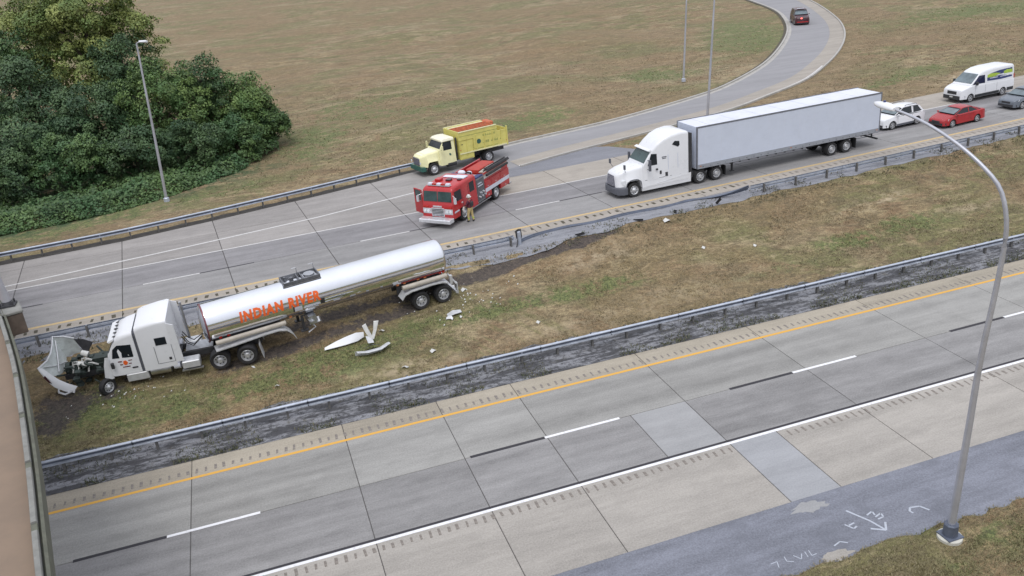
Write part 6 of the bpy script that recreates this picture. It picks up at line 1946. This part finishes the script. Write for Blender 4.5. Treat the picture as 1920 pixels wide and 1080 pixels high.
def van():
    root = empty('van', (60.1, 61.15, ZF), H0 + R_(5.0))
    tag(root, 'white high-roof van with green and navy side graphics on the far lane', 'van')
    L, W = 5.95, 2.10
    wh, rw = (-1.0, -4.72), .36
    zt = lambda x: float(np.interp(-x, [0, .06, .5, 1.0], [.92, 1.08, 1.24, 1.36])) if x > -1.0 else 1.36
    hwf = lambda x: W / 2 * min(1, .80 + .2 * math.sqrt(min(1, max(0, -x) / .6)))
    low = arch_sections(L, zt, hwf, wh, rw * 1.14, zsill=.34, tuck=.03)
    rloft(low).build('body', WHITE, root, smooth=40)
    up = [(-.98, 1.2, 1.38, .98, .94, .05), (-1.05, 1.2, 1.44, 1.0, .94, .06), (-1.98, 1.2, 2.20, 1.02, .84, .18), (-2.15, 1.2, 2.34, 1.02, .84, .22), (-2.7, 1.2, 2.50, 1.02, .86, .24), (-3.5, 1.2, 2.56, 1.02, .87, .24), (-5.4, 1.2, 2.56, 1.02, .87, .22), (-5.88, 1.2, 2.50, 1.01, .86, .2), (-5.94, 1.2, 2.42, 1.0, .85, .16)]
    rloft(up, 4).build('upper_body', WHITE, root, smooth=45)
    MB().plate([(-1.12, -.86, 1.52), (-1.12, .86, 1.52), (-1.93, .76, 2.17), (-1.93, -.76, 2.17)], (.63, 0, .78), .016).build('windshield', GLASS_W, root, smooth=0)
    for s in (-1, 1):
        p = MB(); side_panel(p, up, [(-1.22, 1.42), (-2.55, 1.42), (-2.55, 2.06), (-1.95, 2.06)], s); p.build('side_window', NAVYG, root, smooth=0)
        p = MB(); side_panel(p, up, [(-2.80, 1.52), (-4.4, 1.46), (-5.7, 1.52), (-5.7, 1.64), (-4.4, 1.80), (-2.80, 1.80)], s, .008); p.build('navy_graphic', NAVY, root, smooth=0)
        p = MB(); side_panel(p, up, [(-3.2, 2.08), (-4.2, 2.22), (-5.72, 2.26), (-5.72, 2.04), (-4.5, 1.90), (-3.8, 1.86)], s, .008); p.build('navy_graphic', NAVY, root, smooth=0)
        p = MB(); side_panel(p, up, [(-2.82, 1.78), (-3.7, 1.78), (-4.35, 1.96), (-3.8, 2.06), (-3.2, 2.08), (-2.86, 2.0)], s, .012); p.build('lime_graphic', LIME, root, smooth=0)
        p = MB(); side_panel(p, up, [(-4.75, 1.86), (-5.74, 1.86), (-5.74, 2.12), (-5.1, 2.16), (-4.7, 2.06)], s, .014); p.build('lime_graphic', LIME, root, smooth=0)
        p = MB()
        for x0, x1, z in ((-3.1, -4.0, 1.67), (-4.3, -5.3, 1.66)):
            side_panel(p, up, [(x0, z), (x1, z), (x1, z + .05), (x0, z + .05)], s, .014)
        p.build('lettering_mark', WHITE3, root, smooth=0)
        p = MB(); side_panel(p, low, [(wh[0] - .45, .36), (wh[1] + .45, .36), (wh[1] + .45, .58), (wh[0] - .45, .58)], s, .016); side_panel(p, low, [(wh[1] - .44, .40), (-L + .05, .40), (-L + .05, .66), (wh[1] - .44, .66)], s, .016); p.build('sill_cladding', PLASTIC_D, root, smooth=0)
        p = MB()
        for xx in (-1.45, -2.62, -3.95): side_panel(p, low, [(xx, .6), (xx - .015, .6), (xx - .015, 1.28), (xx, 1.28)], s, .004)
        p.build('door_seam', PLASTIC, root, smooth=0)
        MB().hexa([(-.04, s * .52, .86), (-.42, s * .95, .9), (-.42, s * .8, .88), (-.16, s * .52, .86), (-.16, s * .55, 1.12), (-.56, s * .97, 1.2), (-.56, s * .84, 1.22), (-.26, s * .55, 1.14)]).build('headlight', LAMP, root, smooth=0)
        MB().box(-1.55, -1.38, s * 1.14 - .1, s * 1.14 + .1, 1.36, 1.66).build('side_mirror', PLASTIC_D, root, smooth=0, bevel=.03)
        MB().box(-L - .01, -L + .06, s * .92 - .07, s * .92 + .08, 1.0, 1.7).build('tail_light', REDLENS, root, smooth=0)
        for x in wh: wheel(root, x, s * (W / 2 - .02), rw, .24, s, 'car')
    MB().box(-.16, .015, -.48, .48, .70, .98).build('grille', PLASTIC_D, root, smooth=0, bevel=.03)
    MB().loft([[(.05, -.8, .32), (.05, .8, .32), (-.4, 1.01, .32), (-.4, -1.01, .32)], [(.05, -.8, .62), (.05, .8, .62), (-.4, 1.01, .62), (-.4, -1.01, .62)]]).build('bumper', PLASTIC_D, root, smooth=0)
    MB().box(.05, .058, -.16, .16, .46, .58).build('licence_plate', PALEW, root, smooth=0)
    MB().box(-L + .2, -.3, -.85, .85, .26, .5).build('underbody', DKSTEEL, root, smooth=0)
    root.scale = (1.05, 1.05, 1.05)
NAVYG = pmat('navy_tinted_glass', (.012, .014, .05), .06, var=.1)
PLASTIC_D = pmat('black_plastic', (.03, .032, .036), .5, var=.2)
van()

def chief():
    d = Vector((-.55, -.84, 0))
    a = math.atan2(-.82, -.40)
    r = car('suv', (81.3, 112.3, ZF), a, 'dark maroon emergency vehicle with red front light coming down the ramp', 'car', MAROON, 5.3, 2.15, 2.12, 1.36, 1.12, 1.34, -1.3, -2.0, -4.5, -5.1, 1.36, (-1.0, -4.15), .44, suv=True)
    MB().ell((.04, -.18, 1.0), (.05, .14, .10), 8, 5).build('warning_light', emat('red_emergency_light', (.5, .02, .02), (1, .12, .1), 3.0), r, smooth=60)
    MB().box(-2.3, -2.1, -.5, .5, 2.12, 2.2).build('light_bar', WHITE3, r, smooth=0, bevel=.02)
    MB().box(-.02, .06, -.8, .8, .42, .55).build('bumper_bar', RED, r, smooth=0)
chief()

# ------------------------------------------------------------------ firefighter
def firefighter():
    px, py = 13.42, 53.52
    head_dir = math.atan2(.85, -.55)          # faces up the lane towards the engine
    root = empty('person', (px, py, ZF), head_dir)
    tag(root, 'firefighter in maroon shirt and tan turnout trousers beside the fire engine', 'person')
    V = {'pel': (0, 0, .95, .155), 'wst': (0, 0, 1.12, .145), 'chs': (.02, 0, 1.34, .165), 'shc': (.01, 0, 1.47, .12), 'nek': (.02, 0, 1.55, .062), 'hd1': (.04, 0, 1.63, .085), 'hd2': (.045, 0, 1.72, .095), 'hd3': (.03, 0, 1.79, .06)}
    E = [('pel', 'wst'), ('wst', 'chs'), ('chs', 'shc'), ('shc', 'nek'), ('nek', 'hd1'), ('hd1', 'hd2'), ('hd2', 'hd3')]
    for s, n in ((1, 'l'), (-1, 'r')):
        f = .10 * s
        V['hip' + n] = (0, .10 * s, .90, .125)
        V['kne' + n] = (.05 + f * .6, .13 * s, .50, .088)
        V['ank' + n] = (-.02 + f, .14 * s, .10, .068)
        V['toe' + n] = (.14 + f, .16 * s, .05, .052)
        V['sho' + n] = (0, .20 * s, 1.44, .078)
        V['elb' + n] = (.04 if s < 0 else .06, .29 * s, 1.18, .056)
        V['wri' + n] = (.20 if s < 0 else .26, .27 * s, .98 if s < 0 else 1.06, .042)
        V['pal' + n] = (.27 if s < 0 else .34, .265 * s, .94 if s < 0 else 1.06, .036)
        E += [('pel', 'hip' + n), ('hip' + n, 'kne' + n), ('kne' + n, 'ank' + n), ('ank' + n, 'toe' + n), ('shc', 'sho' + n), ('sho' + n, 'elb' + n), ('elb' + n, 'wri' + n), ('wri' + n, 'pal' + n)]
        b = V['pal' + n]
        for k in range(4):
            nm = 'f%d' % k + n
            V[nm] = (b[0] + .055, b[1] + (k - 1.5) * .018, b[2] - .01, .010)
            V[nm + 't'] = (b[0] + .095 - .008 * abs(k - 1.4), b[1] + (k - 1.5) * .02, b[2] - .04, .008)
            E += [('pal' + n, nm), (nm, nm + 't')]
        V['th' + n] = (b[0] + .03, b[1] - .045 * s, b[2] - .015, .011)
        V['tht' + n] = (b[0] + .06, b[1] - .05 * s, b[2] - .035, .009)
        E += [('pal' + n, 'th' + n), ('th' + n, 'tht' + n)]
    names = list(V)
    me = bpy.data.meshes.new('body')
    me.from_pydata([V[k][:3] for k in names], [(names.index(a), names.index(b)) for a, b in E], [])
    o = link('body', me)
    md = o.modifiers.new('skin', 'SKIN')
    sv = me.skin_vertices[0].data
    for i, k in enumerate(names):
        sv[i].radius = (V[k][3], V[k][3])
        sv[i].use_root = (k == 'pel')
    sb = o.modifiers.new('smooth', 'SUBSURF')
    sb.levels = sb.render_levels = 2
    dg = bpy.context.evaluated_depsgraph_get()
    m2 = bpy.data.meshes.new_from_object(o.evaluated_get(dg))
    bpy.data.objects.remove(o)
    m2.materials.clear()
    for q in (SHIRT, TAN, SKIN, BLACK, LIME): m2.materials.append(q)
    for p in m2.polygons:
        c = p.center
        arm = abs(c.y) > .21 and c.z > .85
        if arm: p.material_index = 2 if c.z < 1.16 or c.x > .17 else 0
        elif c.z > 1.53: p.material_index = 2
        elif c.z > 1.02: p.material_index = 0
        elif c.z > .14: p.material_index = 4 if .26 < c.z < .32 else 1
        else: p.material_index = 3
    m2.shade_smooth()
    body = link('body', m2, parent=root)
    hm = MB()
    hm.loft([[(.03 + r * 1.12 * math.cos(a), r * math.sin(a), z) for a in [2 * math.pi * k / 18 for k in range(18)]] for r, z in ((.165, 1.745), (.165, 1.755), (.125, 1.765), (.12, 1.82), (.095, 1.88), (.05, 1.905), (.01, 1.91))])
    hm.build('helmet', PALEW, root, smooth=45)
    MB().box(-.26, -.13, -.13, .13, 1.12, 1.46).build('back_pack', DKSTEEL, root, smooth=0, bevel=.04)
    MB().ell((.155, .0, 1.66), (.022, .018, .03), 8, 5).build('nose', SKIN, root, smooth=60)
    br = MB()
    for y in (-.09, .09): br.tube([(-.16, y, 1.05), (-.165, y, 1.38), (-.03, y * 1.1, 1.54), (.16, y, 1.4), (.16, y, 1.06)], .018, 6)
    br.build('suspenders', RED, root, smooth=40)
    cl = MB()
    cl.tube([(.25, .30, 1.10), (.30, .34, .92), (.27, .36, .78)], [.05, .09, .06], 8)
    cl.build('gloves', PALEW, root, smooth=60)
firefighter()

# ------------------------------------------------------------------ wreckage on the grass
def sheet(name, label, rows, mat, cat='wreckage', loc=(0, 0, 0), rz=0, th=.02, group='torn body panels on the median'):
    root = MB()
    R_n, C_n = len(rows), len(rows[0])
    V = [Vector(p) for r in rows for p in r]
    Vb = [p - Vector((0, 0, th)) for p in V]
    F = []
    n = len(V)
    for i in range(R_n - 1):
        for j in range(C_n - 1):
            a, b, c, d = i * C_n + j, i * C_n + j + 1, (i + 1) * C_n + j + 1, (i + 1) * C_n + j
            F += [(a, b, c, d), (n + d, n + c, n + b, n + a)]
    for j in range(C_n - 1):
        F += [(j, n + j, n + j + 1, j + 1), ((R_n - 1) * C_n + j + 1, n + (R_n - 1) * C_n + j + 1, n + (R_n - 1) * C_n + j, (R_n - 1) * C_n + j)]
    for i in range(R_n - 1):
        F += [(i * C_n, (i + 1) * C_n, n + (i + 1) * C_n, n + i * C_n), (i * C_n + C_n - 1, n + i * C_n + C_n - 1, n + (i + 1) * C_n + C_n - 1, (i + 1) * C_n + C_n - 1)]
    root.add(V + Vb, F)
    o = root.build(name, mat, smooth=40)
    o.location = loc
    o.rotation_euler = (0, 0, rz)
    tag(o, label, cat, group)
    return o
def wreckage():
    z = tzf(2.9, 41.5)
    sheet('torn_panel', 'long torn white fairing panel lying left of the forked scrap', [
        [(-1.15, -.16, .04), (-1.1, -.05, .12), (-1.12, .06, .05)], [(-.55, -.22, .05), (-.5, 0, .26), (-.5, .14, .1)], [(.0, -.26, .06), (.05, .02, .36), (.05, .2, .14)], [(.6, -.24, .08), (.65, .05, .42), (.6, .22, .2)], [(1.0, -.1, .15), (1.05, .05, .34), (1.0, .15, .2)]], WHITE, loc=(2.95, 41.35, z), rz=R_(8))
    fork = empty('forked_scrap', (4.25, 40.95, tzf(4.25, 40.95)))
    tag(fork, 'forked white bracket scrap standing in the median grass', 'wreckage', 'torn body panels on the median')
    MB().loft([[(-.32, .30, .95), (-.12, .34, 1.02), (-.12, .30, 1.0), (-.32, .26, .92)], [(-.2, .2, .62), (-.02, .2, .68), (-.04, .16, .66), (-.22, .16, .60)], [(-.0, .02, .22), (.14, .02, .24), (.12, -.02, .22), (-.02, -.02, .2)]]).build('left_prong', PALEW, fork, smooth=0)
    MB().loft([[(.30, .30, 1.08), (.56, .30, 1.05), (.55, .26, 1.04), (.3, .26, 1.05)], [(.2, .16, .66), (.38, .16, .62), (.36, .12, .62), (.2, .12, .64)], [(.02, .0, .28), (.16, .0, .22), (.14, -.04, .22), (.02, -.04, .26)]]).build('right_prong', PALEW, fork, smooth=0)
    MB().loft([[(-.25, .1, .42), (.05, .16, .36), (.05, .1, .34), (-.25, .05, .40)], [(-.22, -.2, .18), (.1, -.16, .12), (.1, -.2, .1), (-.2, -.25, .15)]]).build('base_plate', ALU_F, fork, smooth=0)
    zb = tzf(4.1, 39.95)
    sheet('bumper_section', 'grey bumper section lying below the forked scrap', [
        [(-.85, .1, .05), (-.85, .1, .28), (-.8, -.06, .33), (-.78, -.2, .3)], [(-.3, -.12, .05), (-.3, -.14, .28), (-.28, -.3, .32), (-.26, -.42, .28)], [(.4, -.1, .05), (.4, -.12, .27), (.42, -.28, .31), (.44, -.4, .27)], [(.9, .18, .06), (.92, .2, .28), (.98, .1, .32), (1.02, .0, .27)]], ALU_F, loc=(4.1, 40.15, zb), rz=R_(6))
    sheet('grey_cover', 'folded dark grey cover lying on the bumper section', [[(-.4, .0, .38), (0, .15, .46), (.35, .1, .40)], [(-.45, .35, .2), (.05, .5, .30), (.4, .42, .2)]], PLASTIC, loc=(4.15, 40.05, zb), rz=R_(-6))
    sheet('flat_panel', 'flat grey panel scrap lying off the trailer rear corner', [[(-.4, -.15, .05), (.0, -.2, .12), (.45, -.1, .06)], [(-.35, .15, .08), (.05, .2, .18), (.5, .15, .1)]], ALU_F, loc=(8.95, 41.9, tzf(8.95, 41.9)), rz=R_(12))
    sheet('white_scrap', 'white bent scrap beside the green tuft off the trailer rear', [[(-.18, -.08, .05), (.1, -.12, .12), (.22, -.14, .06)], [(-.2, .1, .1), (.08, .1, .2), (.2, .02, .1)]], WHITE, loc=(8.62, 41.55, tzf(8.62, 41.55)), rz=R_(-35))
    g = random.Random(4)
    bits = [(24.4, 46.77, 'white scrap by the drain strip under the white semi', .24), (25.03, 43.21, 'white scrap alone in the brown median grass', .16), (28.0, 42.36, 'pale scrap in the tan grass right of the green patch', .14), (12.95, 39.47, 'white scrap at the guardrail side of the bright green patch', .14),
            (4.95, 41.75, 'white scrap right of the forked scrap', .13), (10.12, 43.86, 'pale scrap at the end of the trailer bumper', .18), (9.6, 44.4, 'white scrap above the trailer bumper end', .14), (5.39, 38.18, 'white paper scrap against the near guardrail', .15), (7.03, 39.02, 'pale bent strip between forked scrap and guardrail', .16),
            (-1.77, 41.01, 'white scrap near the rear drive wheels', .12), (-.79, 39.05, 'white scrap in the green grass below the lettering', .10), (9.25, 41.5, 'tiny white scrap below the trailer wheels', .10)]
    for x, y, lab, s in bits:
        z = tzf(x, y)
        rows = [[(-s + g.uniform(-.3, .3) * s, -s * .6, .04), (s * .1, -s * .7 + g.uniform(-.3, .3) * s, .06 + s * .3), (s, -s * .4, .05)], [(-s * .8, s * .5 + g.uniform(-.2, .3) * s, .05 + s * .2), (s * .1, s * .6, .08 + s * .5), (s * 1.1, s * .5 + g.uniform(-.4, .3) * s, .05)]]
        sheet('scrap', lab, rows, PALEW, 'debris', (x, y, z), g.uniform(0, 3), .012, 'scraps scattered over the median grass')
    gl = empty('scattered_debris', (9.4, 43.0, 0))
    mb = MB()
    for k in range(90):
        x, y = 9.3 + g.gauss(0, 1.6), 43.1 + g.gauss(0, 1.0)
        if k > 55: x, y = -8.0 + g.gauss(0, 1.8), 41.0 + g.gauss(0, .5)
        s = g.uniform(.015, .05)
        z = tzf(x, y) + .03
        mb.add([(x - s, y - s * g.random(), z), (x + s, y - s * .5, z + s * .3), (x + s * g.random(), y + s, z + s), (x - s * .6, y + s * .7, z + s * .4)], [(0, 1, 2, 3)])
    bpy.data.objects.remove(gl)
    tag(mb.build('debris', PALEW, smooth=0), 'tiny white fragments sprinkled on the grass around the wreck', 'debris', kind='stuff')
wreckage()

# ------------------------------------------------------------------ paint marks on the apron
def paint_marks():
    z = -.004
    def stroke(pts, w):
        mb = MB()
        for (ax, ay), (bx, by) in zip(pts, pts[1:]):
            dx, dy = bx - ax, by - ay
            l = math.hypot(dx, dy) or 1
            nx_, ny_ = -dy / l * w / 2, dx / l * w / 2
            mb.add([(ax - nx_, ay - ny_, z), (bx - nx_, by - ny_, z), (bx + nx_, by + ny_, z), (ax + nx_, ay + ny_, z)], [(0, 1, 2, 3)])
        return mb
    def merge(name, label, strokes, w):
        allm = MB()
        for k, st in enumerate(strokes):
            m = stroke(st, w)
            allm.add([(x, y, zz + .0007 * k) for x, y, zz in m.v], m.f)
        tag(allm.build(name, PSPRAY, smooth=0), label, 'road marking', kind='structure')
    merge('paint_arrow', 'white sprayed arrow on the blue grey apron', [[(17.62, 20.55), (18.0, 19.75), (18.16, 19.15)], [(18.16, 19.15), (17.75, 19.42)], [(18.16, 19.15), (18.42, 19.5)]], .075)
    merge('paint_scribble', 'white sprayed scribbles beside the arrow', [[(17.1, 19.95), (17.25, 19.65), (17.42, 19.72)], [(17.2, 19.85), (17.45, 19.9)], [(18.1, 20.05), (18.4, 20.15), (18.35, 19.95)], [(18.3, 19.85), (18.6, 19.95), (18.55, 19.75), (18.3, 19.72)]], .06)
    merge('paint_hook', 'white sprayed hook beside the lamp footing', [[(19.55, 19.62), (19.7, 19.78), (20.05, 19.7), (20.2, 19.4)], [(19.55, 19.62), (19.6, 19.5)]], .07)
    merge('paint_note', 'faint white sprayed marks near the bottom edge', [[(14.3, 19.42), (14.25, 19.2), (14.45, 19.1)], [(14.6, 19.35), (14.75, 19.1), (14.9, 19.32)], [(15.05, 19.35), (15.0, 19.1)], [(15.2, 19.36), (15.15, 19.1), (15.35, 19.12)], [(13.7, 19.3), (13.95, 19.32), (13.85, 19.05)]], .03)
    merge('paint_caret', 'short white sprayed caret near the grass edge', [[(16.1, 19.2), (16.4, 19.3), (16.6, 19.15)]], .05)
    c = MB()
    g = random.Random(12)
    V = [(16.6 + .68 * math.cos(a) * (1 + .3 * g.uniform(-1, 1)), 21.25 + .27 * math.sin(a) * (1 + .35 * g.uniform(-1, 1))) for a in [2 * math.pi * k / 26 for k in range(26)]]
    c.add([(x, y, z - .001) for x, y in V], [tuple(range(len(V)))])
    tag(c.build('concrete_spill', PATCH, smooth=0), 'pale concrete spill at the end of the patched shoulder slab', 'stain', kind='structure')
    c = MB()
    V = [(15.85 + .62 * math.cos(a) * (1 + .25 * g.uniform(-1, 1)), 18.78 + .22 * math.sin(a) * (1 + .3 * g.uniform(-1, 1))) for a in [2 * math.pi * k / 24 for k in range(24)]]
    c.add([(x, y, z - .001) for x, y in V], [tuple(range(len(V)))])
    tag(c.build('bare_patch', TANC, smooth=0), 'bare tan patch at the grass edge near the bottom', 'stain', kind='structure')
PSPRAY = paint_mat('white_spray_paint', (.42, .45, .51), .95, 9)
paint_marks()
